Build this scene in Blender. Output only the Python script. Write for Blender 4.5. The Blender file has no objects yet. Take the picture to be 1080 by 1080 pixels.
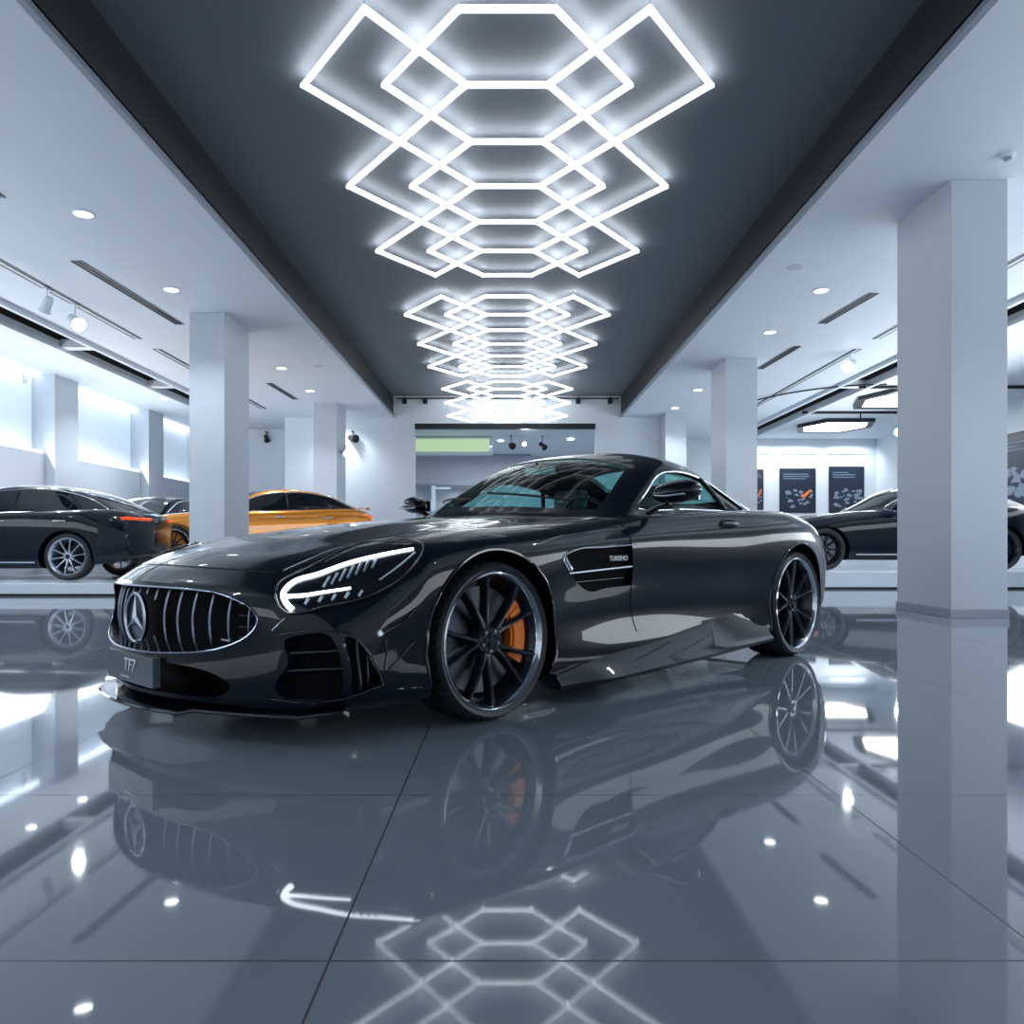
import bpy, bmesh, math, random
import numpy as np
from mathutils import Vector, Matrix, Euler
from mathutils.bvhtree import BVHTree
random.seed(4)
SC = bpy.context.scene
COL = SC.collection

# ------------------------------------------------------------------ camera, world, exposure
F, VX, HY, CH = 860.0, 535.0, 574.0, 0.695          # focal length in pixels, vanishing point, horizon, camera height
cam_d = bpy.data.cameras.new('camera'); cam = bpy.data.objects.new('camera', cam_d); COL.objects.link(cam)
cam_d.sensor_width = 36; cam_d.lens = F / 1080 * 36
cam_d.shift_x = (540 - VX) / 1080; cam_d.shift_y = (HY - 540) / 1080
cam_d.clip_start = 0.05; cam_d.clip_end = 200
cam.location = (0, 0, CH); cam.rotation_euler = (math.pi / 2, 0, 0)
SC.camera = cam

w = bpy.data.worlds.new('world'); SC.world = w; w.use_nodes = True
w.node_tree.nodes['Background'].inputs[0].default_value = (0.70, 0.80, 0.90, 1)
w.node_tree.nodes['Background'].inputs[1].default_value = 0.40
SC.view_settings.view_transform = 'Standard'; SC.view_settings.look = 'None'
SC.view_settings.exposure = 0.38; SC.view_settings.gamma = 1.0; SC.view_settings.use_curve_mapping = False
SC.cycles.use_denoising = True
SC.cycles.max_bounces = 10; SC.cycles.diffuse_bounces = 4; SC.cycles.glossy_bounces = 5
SC.cycles.sample_clamp_indirect = 6.0
SC.cycles.caustics_reflective = False; SC.cycles.caustics_refractive = False

def area(name, loc, rot, sx, sy, power, col=(0.84, 0.92, 1.0)):
    d = bpy.data.lights.new(name, 'AREA'); d.shape = 'RECTANGLE'; d.size = sx; d.size_y = sy; d.energy = power; d.color = col
    o = bpy.data.objects.new(name, d); COL.objects.link(o); o.location = loc; o.rotation_euler = rot; return o
# added front fill light from behind the camera, not a real window
area('front_fill', (0, -6.5, 2.3), (math.radians(90), 0, 0), 18, 3.6, 40)
for s_ in (-1, 1):          # long area lights added to brighten the ceiling, without fixtures
    area('ceiling_fill', (s_ * 9.0, 7.0, 2.0), (math.pi, math.radians(-s_ * (56 if s_ > 0 else 64)), 0), 1.5, 28, 580 if s_ > 0 else 400)
BAR_EMIT = 0.85; UP_EMIT = 10.0; COVE_EMIT = 2.2; DOWN_W = 150.0

# ------------------------------------------------------------------ helpers
CE, CE2, BARZ = 4.12, 4.695, 4.585                 # side ceiling, recess ceiling, light bar height
def at_z(px, py, H):
    Y = F * (H - CH) / (HY - py); return Vector(((px - VX) * Y / F, Y, H))
def at_y(px, py, Y): return Vector(((px - VX) * Y / F, Y, CH + (HY - py) * Y / F))
def tag(o, label=None, cat=None, group=None, kind=None):
    if label: o['label'] = label
    if cat: o['category'] = cat
    if group: o['group'] = group
    if kind: o['kind'] = kind
    return o
def empty(name, loc=(0, 0, 0), rz=0, label=None, cat=None, group=None):
    o = bpy.data.objects.new(name, None); COL.objects.link(o); o.location = loc; o.rotation_euler = (0, 0, rz)
    o.empty_display_size = 0.1
    return tag(o, label, cat, group)
def link(name, me, m=None, parent=None):
    o = bpy.data.objects.new(name, me); COL.objects.link(o)
    if m is not None: me.materials.clear(); me.materials.append(m)
    if parent is not None: o.parent = parent
    return o
def smooth(me, ang=35):
    me.polygons.foreach_set('use_smooth', [True] * len(me.polygons))
    me.set_sharp_from_angle(angle=math.radians(ang)); me.update()
class MB:
    def __init__(s): s.v = []; s.f = []
    def add(s, vs, fs):
        n = len(s.v); s.v += [tuple(v) for v in vs]; s.f += [tuple(i + n for i in f) for f in fs]; return s
    def box(s, a, b, M=None):
        x0, y0, z0 = a; x1, y1, z1 = b
        vs = [Vector(p) for p in ((x0,y0,z0),(x1,y0,z0),(x1,y1,z0),(x0,y1,z0),(x0,y0,z1),(x1,y0,z1),(x1,y1,z1),(x0,y1,z1))]
        if M is not None: vs = [M @ v for v in vs]
        return s.add(vs, [(0,3,2,1),(4,5,6,7),(0,1,5,4),(1,2,6,5),(2,3,7,6),(3,0,4,7)])
    def tube(s, pts, r, n=8, closed=False, flat=None):
        P = [Vector(p) for p in pts]; N = len(P); rings = []
        rr = r if isinstance(r, (list, tuple)) else [r] * N
        up = None
        for i in range(N):
            a = P[(i - 1) % N] if (closed or i > 0) else P[i]
            b = P[(i + 1) % N] if (closed or i < N - 1) else P[i]
            t = (b - a).normalized()
            if up is None: up = Vector((0, 0, 1)) if abs(t.z) < 0.9 else Vector((1, 0, 0))
            u = (up - t * up.dot(t)).normalized(); up = u; w_ = t.cross(u)
            k = flat if flat else 1
            rings.append([P[i] + (u * math.cos(2 * math.pi * j / n) * k + w_ * math.sin(2 * math.pi * j / n)) * rr[i] for j in range(n)])
        vs = [v for r_ in rings for v in r_]; fs = []
        for i in range(N if closed else N - 1):
            A = i * n; B = ((i + 1) % N) * n
            for j in range(n): fs.append((A + j, A + (j + 1) % n, B + (j + 1) % n, B + j))
        if not closed: fs.append(tuple(range(n - 1, -1, -1))); fs.append(tuple((N - 1) * n + j for j in range(n)))
        return s.add(vs, fs)
    def lathe(s, prof, n=48, axis='z', c=(0, 0, 0), closed=False):     # prof: (radius, height)
        vs = []; fs = []; c = Vector(c)
        for k in range(n):
            a = 2 * math.pi * k / n
            for r, h in prof:
                p = {'z': (r * math.cos(a), r * math.sin(a), h), 'y': (r * math.sin(a), h, r * math.cos(a)), 'x': (h, r * math.cos(a), r * math.sin(a))}[axis]
                vs.append(c + Vector(p))
        m = len(prof)
        for k in range(n):
            A = k * m; B = ((k + 1) % n) * m
            for i in range(m if closed else m - 1):
                j = (i + 1) % m; fs.append((A + i, B + i, B + j, A + j))
        return s.add(vs, fs)
    def prism(s, poly, fn, d0, d1):           # closed prism of a polygon; fn(u, v, d) -> point
        n = len(poly); vs = [fn(u, v, d0) for u, v in poly] + [fn(u, v, d1) for u, v in poly]
        fs = [tuple(range(n - 1, -1, -1)), tuple(range(n, 2 * n))] + [(i, (i + 1) % n, n + (i + 1) % n, n + i) for i in range(n)]
        return s.add(vs, fs)
    def mesh(s, name='m', merge=0.0, fix=True):
        me = bpy.data.meshes.new(name); me.from_pydata(s.v, [], s.f)
        bm = bmesh.new(); bm.from_mesh(me)
        if merge: bmesh.ops.remove_doubles(bm, verts=bm.verts, dist=merge)
        if fix: bmesh.ops.recalc_face_normals(bm, faces=bm.faces)
        bm.to_mesh(me); bm.free(); return me
    def build(s, name, m, parent=None, sm=None, bevel=0, merge=0.0):
        me = s.mesh(name, merge)
        if bevel:
            bm = bmesh.new(); bm.from_mesh(me)
            bmesh.ops.bevel(bm, geom=[e for e in bm.edges if len(e.link_faces) == 2 and e.calc_face_angle(0) > 0.6], offset=bevel, segments=2, profile=0.7, affect='EDGES')
            bm.to_mesh(me); bm.free()
        if sm: smooth(me, sm)
        return link(name, me, m, parent)
def copy_tree(o, parent=None):
    c = o.copy(); COL.objects.link(c); c.parent = parent
    for ch in list(o.children): copy_tree(ch, c)
    return c
def boolean(a, b, op='DIFFERENCE', solver='EXACT'):      # mesh (+) mesh -> new mesh
    oa = bpy.data.objects.new('a', a); ob = bpy.data.objects.new('b', b); COL.objects.link(oa); COL.objects.link(ob)
    md = oa.modifiers.new('b', 'BOOLEAN'); md.operation = op; md.object = ob; md.solver = solver
    bpy.context.view_layer.update()
    dg = bpy.context.evaluated_depsgraph_get()
    me = bpy.data.meshes.new_from_object(oa.evaluated_get(dg))
    bpy.data.objects.remove(oa); bpy.data.objects.remove(ob); return me
def offset_mesh(me, d):
    m2 = me.copy(); m2.update()
    n = np.zeros(len(m2.vertices) * 3); m2.vertices.foreach_get('normal', n)
    v = np.zeros(len(m2.vertices) * 3); m2.vertices.foreach_get('co', v)
    m2.vertices.foreach_set('co', v + n * d); m2.update(); return m2
def mirror_mesh(me):
    m2 = me.copy(); m2.transform(Matrix.Scale(-1, 4, (0, 1, 0))); m2.flip_normals(); m2.update(); return m2

# ------------------------------------------------------------------ materials
def mat(name, col, rough=0.5, metal=0.0, spec=0.5, coat=0.0, emit=0.0, ecol=None, ior=None, coat_rough=0.03, bump=0.0, bscale=40, mottle=0.0):
    m = bpy.data.materials.new(name); m.use_nodes = True; nt = m.node_tree; p = nt.nodes['Principled BSDF']
    p.inputs['Base Color'].default_value = (*col, 1); p.inputs['Roughness'].default_value = rough
    p.inputs['Metallic'].default_value = metal; p.inputs['Specular IOR Level'].default_value = spec
    p.inputs['Coat Weight'].default_value = coat; p.inputs['Coat Roughness'].default_value = coat_rough
    if ior: p.inputs['IOR'].default_value = ior
    if emit:
        p.inputs['Emission Color'].default_value = (*(ecol or col), 1); p.inputs['Emission Strength'].default_value = emit
    if bump or mottle:
        tc = nt.nodes.new('ShaderNodeTexCoord'); nz = nt.nodes.new('ShaderNodeTexNoise'); nz.inputs['Scale'].default_value = bscale
        nz.inputs['Detail'].default_value = 4; nt.links.new(tc.outputs['Object'], nz.inputs['Vector'])
        if bump:
            b = nt.nodes.new('ShaderNodeBump'); b.inputs['Strength'].default_value = bump; b.inputs['Distance'].default_value = 0.01
            nt.links.new(nz.outputs['Fac'], b.inputs['Height']); nt.links.new(b.outputs[0], p.inputs['Normal'])
        if mottle:
            r = nt.nodes.new('ShaderNodeMix'); r.data_type = 'RGBA'; r.inputs['A'].default_value = (*[c * (1 - mottle) for c in col], 1)
            r.inputs['B'].default_value = (*[min(1, c * (1 + mottle)) for c in col], 1)
            nt.links.new(nz.outputs['Fac'], r.inputs['Factor']); nt.links.new(r.outputs['Result'], p.inputs['Base Color'])
    return m
def glass_mat(name, tint=(0.3, 0.4, 0.42), ior=1.24):
    m = bpy.data.materials.new(name); m.use_nodes = True; nt = m.node_tree; nt.nodes.clear()
    o = nt.nodes.new('ShaderNodeOutputMaterial'); mx = nt.nodes.new('ShaderNodeMixShader'); t = nt.nodes.new('ShaderNodeBsdfTransparent')
    g = nt.nodes.new('ShaderNodeBsdfGlossy'); fr = nt.nodes.new('ShaderNodeFresnel')
    t.inputs[0].default_value = (*tint, 1); g.inputs['Roughness'].default_value = 0.01; fr.inputs[0].default_value = ior
    ge = nt.nodes.new('ShaderNodeNewGeometry'); ml = nt.nodes.new('ShaderNodeMath'); ml.operation = 'MULTIPLY'; sb = nt.nodes.new('ShaderNodeMath'); sb.operation = 'SUBTRACT'; sb.inputs[0].default_value = 1
    nt.links.new(ge.outputs['Backfacing'], sb.inputs[1]); nt.links.new(sb.outputs[0], ml.inputs[0]); nt.links.new(fr.outputs[0], ml.inputs[1])      # reflect on the outer face only
    nt.links.new(ml.outputs[0], mx.inputs[0]); nt.links.new(t.outputs[0], mx.inputs[1]); nt.links.new(g.outputs[0], mx.inputs[2]); nt.links.new(mx.outputs[0], o.inputs[0])
    return m
def floor_mat():
    m = bpy.data.materials.new('polished_tile'); m.use_nodes = True; nt = m.node_tree; p = nt.nodes['Principled BSDF']
    L = nt.links.new; N = nt.nodes.new
    tc = N('ShaderNodeTexCoord'); sp = N('ShaderNodeSeparateXYZ'); L(tc.outputs['Object'], sp.inputs[0])
    def line(out, off, size, half):
        a = N('ShaderNodeMath'); a.operation = 'SUBTRACT'; L(out, a.inputs[0]); a.inputs[1].default_value = off
        b = N('ShaderNodeMath'); b.operation = 'PINGPONG'; L(a.outputs[0], b.inputs[0]); b.inputs[1].default_value = size / 2
        c = N('ShaderNodeMath'); c.operation = 'LESS_THAN'; L(b.outputs[0], c.inputs[0]); c.inputs[1].default_value = half; return c
    cx = line(sp.outputs['X'], -0.297, 1.21, 0.0022); cy = line(sp.outputs['Y'], 1.36, 0.9, 0.0022)
    mx = N('ShaderNodeMath'); mx.operation = 'MAXIMUM'; L(cx.outputs[0], mx.inputs[0]); L(cy.outputs[0], mx.inputs[1])
    nz = N('ShaderNodeTexNoise'); nz.inputs['Scale'].default_value = 1.3; L(tc.outputs['Object'], nz.inputs['Vector'])
    c1 = N('ShaderNodeMix'); c1.data_type = 'RGBA'; c1.inputs['A'].default_value = (0.200, 0.240, 0.285, 1); c1.inputs['B'].default_value = (0.222, 0.264, 0.312, 1)
    L(nz.outputs['Fac'], c1.inputs['Factor'])
    c2 = N('ShaderNodeMix'); c2.data_type = 'RGBA'; c2.inputs['B'].default_value = (0.015, 0.02, 0.028, 1)
    L(mx.outputs[0], c2.inputs['Factor']); L(c1.outputs['Result'], c2.inputs['A']); L(c2.outputs['Result'], p.inputs['Base Color'])
    r = N('ShaderNodeMath'); r.operation = 'MULTIPLY_ADD'; L(mx.outputs[0], r.inputs[0]); r.inputs[1].default_value = 0.5; r.inputs[2].default_value = 0.035
    L(r.outputs[0], p.inputs['Roughness']); p.inputs['IOR'].default_value = 1.62
    return m
M = {}
M['floor'] = floor_mat()
M['white'] = mat('white_paint', (0.75, 0.80, 0.85), 0.55, mottle=0.02, bscale=3)
M['ceil'] = mat('white_ceiling_paint', (0.76, 0.81, 0.86), 0.6, mottle=0.02, bscale=3)
M['column'] = mat('grey_white_column_paint', (0.56, 0.605, 0.66), 0.45, mottle=0.02, bscale=4)
M['dark_ceil'] = mat('charcoal_ceiling_paint', (0.155, 0.168, 0.190), 0.6, mottle=0.08, bscale=60)
M['dark_wall'] = mat('dark_reflection_wall', (0.035, 0.04, 0.05), 0.5, mottle=0.05)  # tone chosen to keep the coupe's side reflections dark
M['dark_side'] = mat('black_recess_paint', (0.007, 0.009, 0.013), 0.5, mottle=0.05)
M['trim'] = mat('grey_metal_trim', (0.30, 0.34, 0.40), 0.35, 0.4)
M['slot'] = mat('black_slot', (0.006, 0.007, 0.010), 0.5)
M['slotgrey'] = mat('slot_vane_grey', (0.12, 0.14, 0.17), 0.4, 0.3)
M['bar'] = mat('led_bar_diffuser', (0.9, 0.95, 1), 0.5, emit=BAR_EMIT, ecol=(0.93, 0.97, 1))
M['bar_h'] = mat('led_uplight_strip', (0.9, 0.95, 1), 0.4, emit=UP_EMIT, ecol=(0.93, 0.97, 1))
M['lamp'] = mat('lamp_lens', (0.95, 0.97, 1), 0.4, emit=9, ecol=(0.95, 0.98, 1))
M['cove'] = mat('led_cove_strip', (0.9, 0.95, 1), 0.4, emit=COVE_EMIT, ecol=(0.84, 0.93, 1))
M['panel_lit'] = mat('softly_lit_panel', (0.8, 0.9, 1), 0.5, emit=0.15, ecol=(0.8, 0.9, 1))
M['paint'] = mat('black_car_paint', (0.0015, 0.0045, 0.0125), 0.30, 0.0, 0.12, coat=1.0, coat_rough=0.01)
M['paint'].node_tree.nodes['Principled BSDF'].inputs['Coat IOR'].default_value = 1.34
M['carbon'] = mat('gloss_black_trim', (0.006, 0.008, 0.012), 0.12, 0.0, 0.5, coat=0.6)
M['matte'] = mat('matt_black_plastic', (0.008, 0.009, 0.012), 0.55)
M['void'] = mat('deep_black_mesh', (0.003, 0.003, 0.004), 0.8, spec=0.1)
M['rubber'] = mat('tyre_rubber', (0.016, 0.019, 0.026), 0.48, bump=0.3, bscale=120)
M['chrome'] = mat('chrome', (0.72, 0.77, 0.84), 0.10, 1.0)
M['satin'] = mat('satin_silver', (0.55, 0.60, 0.68), 0.28, 1.0)
M['slat'] = mat('dark_chrome_slat', (0.30, 0.34, 0.42), 0.18, 1.0)
M['rim'] = mat('black_alloy', (0.020, 0.026, 0.040), 0.25, 0.6, coat=0.5)
M['steel'] = mat('brake_steel', (0.10, 0.11, 0.13), 0.35, 1.0)
M['orange'] = mat('orange_caliper', (0.90, 0.22, 0.02), 0.35, coat=0.5)
M['glass'] = glass_mat('tinted_car_glass', (0.66, 0.84, 0.83))
M['glassd'] = mat('dark_tinted_glass', (0.006, 0.009, 0.014), 0.03, spec=0.6)
M['clear'] = glass_mat('clear_lens', (0.94, 0.96, 0.98))
M['drl'] = mat('running_light', (0.95, 0.98, 1), 0.3, emit=4.5, ecol=(0.9, 0.96, 1))
M['leather'] = mat('dark_leather', (0.022, 0.026, 0.034), 0.45, bump=0.2, bscale=200)
M['plate'] = mat('slate_plate', (0.050, 0.066, 0.095), 0.4)
M['ink'] = mat('white_lettering', (0.85, 0.88, 0.92), 0.4)
M['redl'] = mat('red_taillight', (0.55, 0.04, 0.01), 0.15, emit=0.4, ecol=(1, 0.12, 0.02))
M['gold'] = mat('orange_gold_paint', (0.86, 0.30, 0.012), 0.25, 0.45, coat=1.0)
M['plat'] = mat('gloss_white_platform', (0.72, 0.77, 0.83), 0.12)
M['green'] = mat('pale_green_glass', (0.45, 0.58, 0.38), 0.3, emit=0.42, ecol=(0.62, 0.85, 0.48))

# ------------------------------------------------------------------ the room
LX = 3.07                         # half width of the dark recess
WY, WL, WR, RB = 22.0, -9.6, 12.0, 26.5
def S(name, mb, m, sm=None, bevel=0):
    o = mb.build(name, m, None, sm, bevel); o['kind'] = 'structure'; return o
S('floor', MB().box((-16, -8, -0.1), (17, 31, 0)), M['floor'])
S('ceiling', MB().box((-LX, -8, CE2), (LX, WY + 0.3, CE2 + 0.15)), M['dark_ceil'])
S('ceiling_left', MB().box((-7.15, -8, CE), (-LX, WY + 0.3, CE + 0.1)).box((-16, -8, CE), (-7.75, 25, CE + 0.1)).box((-7.75, WY + .3, CE), (-LX, 25, CE + .1)), M['ceil'])
S('ceiling_right', MB().box((LX, -8, CE), (7.15, RB + 0.3, CE + 0.1)).box((7.75, -8, CE), (17, RB + 0.3, CE + 0.1)).box((2.9, WY + .3, CE), (LX, RB + .3, CE + .1)), M['ceil'])
for s, nm in ((-1, 'left'), (1, 'right')):
    a, b = sorted((s * LX, s * (LX + 0.06)))
    S('wall_recess_' + nm, MB().box((a, -8, CE + 0.04), (b, WY, CE2)), M['dark_side'])
    a, b = sorted((s * (LX - 0.035), s * (LX + 0.02)))
    S('trim_recess_' + nm, MB().box((a, -8, CE - 0.004), (b, WY, CE + 0.04)), M['trim'])
    # dark slot trough in the ceiling, with a light shallow upstand each side and cross braces
    a, b = sorted((s * 7.15, s * 7.75)); L_ = WY if s < 0 else RB
    S('ceiling_slot_' + nm, MB().box((a, -8, CE + 0.30), (b, L_, CE + 0.34)).box((a, -8, CE + .1), (a + .02, L_, CE + 0.30)).box((b - .02, -8, CE + .1), (b, L_, CE + 0.30)), M['slot'])
    t = MB()
    for q in (7.08, 7.73):
        a, b = sorted((s * q, s * (q + 0.07))); t.box((a, -8, CE - 0.07), (b, L_, CE + 0.001))
    for y in (11.2, 14.1, 17.6): a, b = sorted((s * 7.15, s * 7.75)); t.box((a, y, CE - 0.02), (b, y + 0.22, CE + 0.12))
    S('trim_slot_' + nm, t, M['white'])
# end wall with the wide opening
OX0, OX1, OZ = -2.50, 2.38, CH + (574 - 452) * WY / F
S('wall_back', MB().box((-6.0, WY, 0), (OX0, WY + 0.25, CE2 + .1)).box((-6.0, WY + .25, 0), (-5.8, 24.3, CE)).box((-10, 24.3, 0), (-5.8, 24.5, CE)).box((OX1, WY, 0), (4.75, WY + 0.25, CE2 + .1)).box((OX0, WY, OZ + 0.14), (OX1, WY + 0.25, CE2 + .1)), M['white'])
S('trim_opening', MB().box((OX0, WY + .02, OZ), (OX1, WY + 0.2, OZ + 0.14)), M['slot'])
S('wall_left', MB().box((WL - 0.25, 14.2, 0), (WL, 24.5, CE)).box((-11.6, 14.2, 0), (WL - .25, 14.4, CE)).box((-11.8, -8, 0), (-11.6, 14.4, CE)), M['white'])
S('wall_right', MB().box((WR, 9, 0), (WR + 0.25, RB, CE)), M['white'])
S('wall_unseen_dark', MB().box((WR, -8, 0), (WR + 0.25, 9, CE)), M['dark_wall'])  # unseen stretch of wall, made dark so the coupe reflects black
S('wall_poster', MB().box((4.75, RB, 0), (17, RB + 0.25, CE)).box((4.6, WY + .25, 0), (4.75, RB, CE)), M['white'])
# room behind the opening
S('wall_inner', MB().box((-4, 28, 0), (4.6, 28.2, CE)).box((-4.2, WY + .25, 0), (-4.0, 28, CE)), M['column'])
S('ceiling_inner', MB().add([(-4, WY + .25, 3.95), (4.6, WY + .25, 3.95), (4.6, 28, 3.72), (-4, 28, 3.72), (-4, WY + .25, 4.05), (4.6, WY + .25, 4.05), (4.6, 28, 3.82), (-4, 28, 3.82)],
  [(0, 3, 2, 1), (4, 5, 6, 7), (0, 1, 5, 4), (1, 2, 6, 5), (2, 3, 7, 6), (3, 0, 4, 7)]), M['ceil'])
S('window_1', MB().box(at_y(438, 476, 24.0), at_y(516, 463, 24.0) + Vector((0, 0.03, 0))), M['green'])
S('wall_bulkhead', MB().box(at_y(425, 480, 24.03), Vector(((519 - VX) * 24 / F, 24.2, 3.86))), M['white'])
area('inner_room_fill', (0, 25, 3.6), (0, 0, 0), 4, 2, 120)  # added fill to brighten the room behind the opening
S('trim_inner', MB().box(at_y(437, 480, 27.5), at_y(560, 477, 27.5) + Vector((0, 0.3, 0))).box(at_y(437, 512, 27.5), at_y(520, 510, 27.5) + Vector((0, .3, 0))), M['trim'])
S('wall_alcove', MB().box(at_y(455, 574, 27.3), at_y(459, 512, 27.3) + Vector((0, .3, 0))).box(at_y(459, 516, 27.3), at_y(475, 514, 27.3) + Vector((0, .3, 0))), M['white'])
# floor edge strips
S('baseboard_back', MB().box((-6.0, WY - 0.02, 0), (OX0, WY, 0.12)).box((OX1, WY - .02, 0), (4.75, WY, .12)), M['trim'])

# left wall: cove-lit upper recesses between engaged columns, grey dado below
COLS_L = [(9.9,), (16.9,), (21.2,)]
dado = MB()
for y0, y1 in ((14.4, 16.38), (17.32, 20.68), (21.62, 24.3)):
    dado.box((WL, y0, 0), (WL + 0.30, y1, 2.52))
S('wall_dado', dado, M['column'], bevel=0.01)
n = 0
for y0, y1 in ((14.4, 16.38), (17.32, 20.68), (21.62, 24.3)):
    n += 1
    e = empty('wall_light_panel', (WL + 0.02, (y0 + y1) / 2, 2.52), 0, 'glowing cove-lit wall recess above the grey dado, %s along the left wall' % ['nearest', 'middle', 'farthest'][n - 1], 'wall light', 'cove-lit recesses on the left wall')
    d = (y1 - y0) / 2
    MB().box((0, -d, 0.02), (0.03, d, CE - 2.53)).build('back_panel', M['panel_lit'], e)
    MB().box((0.16, -d + .03, 0.0), (0.26, d - .03, 0.05)).build('light_strip', M['cove'], e)
    MB().box((0.10, -d + .03, CE - 2.60), (0.2, d - .03, CE - 2.55)).build('light_strip', M['cove'], e)

def column(x0, x1, y0, y1, z1, label, plinth=True):
    e = empty('column', ((x0 + x1) / 2, (y0 + y1) / 2, 0), 0, label, 'column', 'square showroom columns'); e['kind'] = 'thing'
    a, b = (x1 - x0) / 2, (y1 - y0) / 2
    MB().box((-a, -b, 0.0), (a, b, z1)).build('shaft', M['column'], e, bevel=0.006)
    MB().box((-a - .012, -b - .012, 0), (a + .012, b + .012, 0.085)).build('plinth', M['trim'], e, bevel=0.004)
    return e
zc = CE
column(4.17, 4.70, 7.66, 8.72, zc, 'wide pale column standing closest on the right side of the hall')
column(4.02, 4.60, 15.0, 16.1, zc, 'pale column behind the tail of the black coupe')
column(4.13, 4.68, 21.3, 21.95, zc, 'slim pale column against the end wall on the right')
column(-4.70, -4.18, 12.05, 13.2, zc, 'pale column in front of the orange car')
column(-4.68, -4.12, 19.7, 20.8, zc, 'pale column beyond the tail of the orange car')
column(WL + .014, -9.1, 16.4, 17.3, zc, 'engaged column on the left wall between the nearest and middle lit recesses')
column(WL + .014, -9.1, 20.7, 21.6, zc, 'engaged column on the left wall between the middle and farthest lit recesses')

# ------------------------------------------------------------------ hexagon ceiling lights
def hex_light(y0, dy, z0, z1, sx, label):
    """y0 first row, dy row spacing, z0..z1 height of first/last row, sx width scale"""
    e = empty('hexagon_ceiling_light', (0, y0, z0), 0, label, 'ceiling light', 'hexagon LED ceiling lights')
    def P(x, k): return Vector((x * sx, k * dy, (z1 - z0) * k / 6.0))
    a, b, c = 0.352, 1.04, 1.725
    segs = []
    for k in range(7): segs.append((P(-a, k), P(a, k)))
    for s in (-1, 1):
        for k in (0, 2, 4): segs += [(P(s * a, k), P(s * b, k + 1)), (P(s * b, k + 1), P(s * a, k + 2))]
        segs += [(P(s * a, 1), P(s * b, 0)), (P(s * b, 0), P(s * c, 1)), (P(s * c, 1), P(s * a, 3)), (P(s * a, 1), P(s * c, 3)), (P(s * c, 3), P(s * a, 5)),
                 (P(s * a, 3), P(s * c, 5)), (P(s * c, 5), P(s * b, 6)), (P(s * b, 6), P(s * a, 5))]
    bars = MB(); top = MB()
    for p, q in segs:
        d = q - p; L = d.length; t = d.normalized(); side = Vector((0, 0, 1)).cross(t).normalized(); up = t.cross(side)
        Mx = Matrix((( t.x, side.x, up.x, p.x), (t.y, side.y, up.y, p.y), (t.z, side.z, up.z, p.z), (0, 0, 0, 1)))
        bars.box((-0.02, -0.021, -0.02), (L + 0.02, 0.021, 0.012), Mx)
        top.box((-0.01, -0.013, 0.012), (L + 0.01, 0.013, 0.024), Mx)
    bars.build('light_bar', M['bar'], e); top.build('uplight_strip', M['bar_h'], e)
    for k in (0, 3, 6):
        for x in (-b, b):
            p = P(x, k); MB().tube([p + Vector((0, 0, .02)), (p.x, p.y, CE2 - z0)], 0.004, 6).build('suspension_wire', M['satin'], e)
    return e
rowY = lambda y: F * (BARZ - CH) / (HY - y)
hex_light(rowY(9.4), (rowY(290.5) - rowY(9.4)) / 6, BARZ, BARZ, 1.0, 'nearest white hexagon LED light grid under the dark recessed ceiling')
hex_light(rowY(313), (rowY(397) - rowY(313)) / 6, BARZ, BARZ, 1.0, 'middle white hexagon LED light grid in the row of three')
hex_light(19.1, 0.44, 4.50, 3.95, 0.90, 'farthest white hexagon LED light grid just before the end wall')

# ------------------------------------------------------------------ downlights
dl = empty('downlight', (0, 0, CE))
MB().lathe([(0.0, 0.0), (0.085, 0.0)], 24, 'z', (0, 0, -0.010)).lathe([(0.0, -0.010), (0.085, -0.010), (0.088, 0.01), (0, 0.01)], 24).build('lens', M['lamp'], dl, merge=1e-5)
MB().lathe([(0.088, -0.004), (0.092, -0.014), (0.108, -0.006), (0.11, 0.004)], 24).build('bezel', M['white'], dl, sm=40)
ld = bpy.data.lights.new('downlight_beam', 'SPOT'); ld.energy = DOWN_W; ld.spot_size = math.radians(125); ld.spot_blend = 0.8; ld.shadow_soft_size = 0.08; ld.color = (0.86, 0.93, 1)
def downlight(p, label, group, first=[True], beam=True):
    if first[0]: o = dl; first[0] = False
    else: o = copy_tree(dl)
    o.location = p; tag(o, label, 'ceiling light', group)
    if beam:
        l = bpy.data.objects.new('downlight_beam', ld); COL.objects.link(l); l.location = (p[0], p[1], p[2] - 0.03)
ordn = ['nearest', 'second', 'third', 'fourth', 'fifth', 'sixth', 'farthest']
for i, (x, y) in enumerate(((88, 225), (181, 305), (297, 388), (327, 412), (360, 437))):
    downlight(at_z(x, y, CE), '%s round downlight in the white ceiling strip on the left' % (ordn[i] if i < 4 else 'farthest'), 'inner row of left downlights')
for i, (x, y) in enumerate(((866, 306), (812, 350), (736, 411), (712, 430))):
    downlight(at_z(x, y, CE), '%s round downlight in the white ceiling strip on the right' % (ordn[i] if i < 3 else 'farthest'), 'inner row of right downlights')
for i, (x, y) in enumerate(((-12, 347), (33, 361), (87, 382), (131, 402), (157, 413), (173, 420))):
    downlight(at_z(x, y, CE), '%s round downlight beyond the black ceiling slot on the left' % (ordn[i] if i < 5 else 'farthest'), 'outer row of left downlights')
downlight(Vector((-.2, 24.8, 3.84)), 'small downlight in the sloping ceiling behind the wide opening, left one', 'downlights behind the opening')
downlight(Vector((1.9, 24.5, 3.84)), 'small downlight in the sloping ceiling behind the wide opening, right one near the column side', 'downlights behind the opening')
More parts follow.
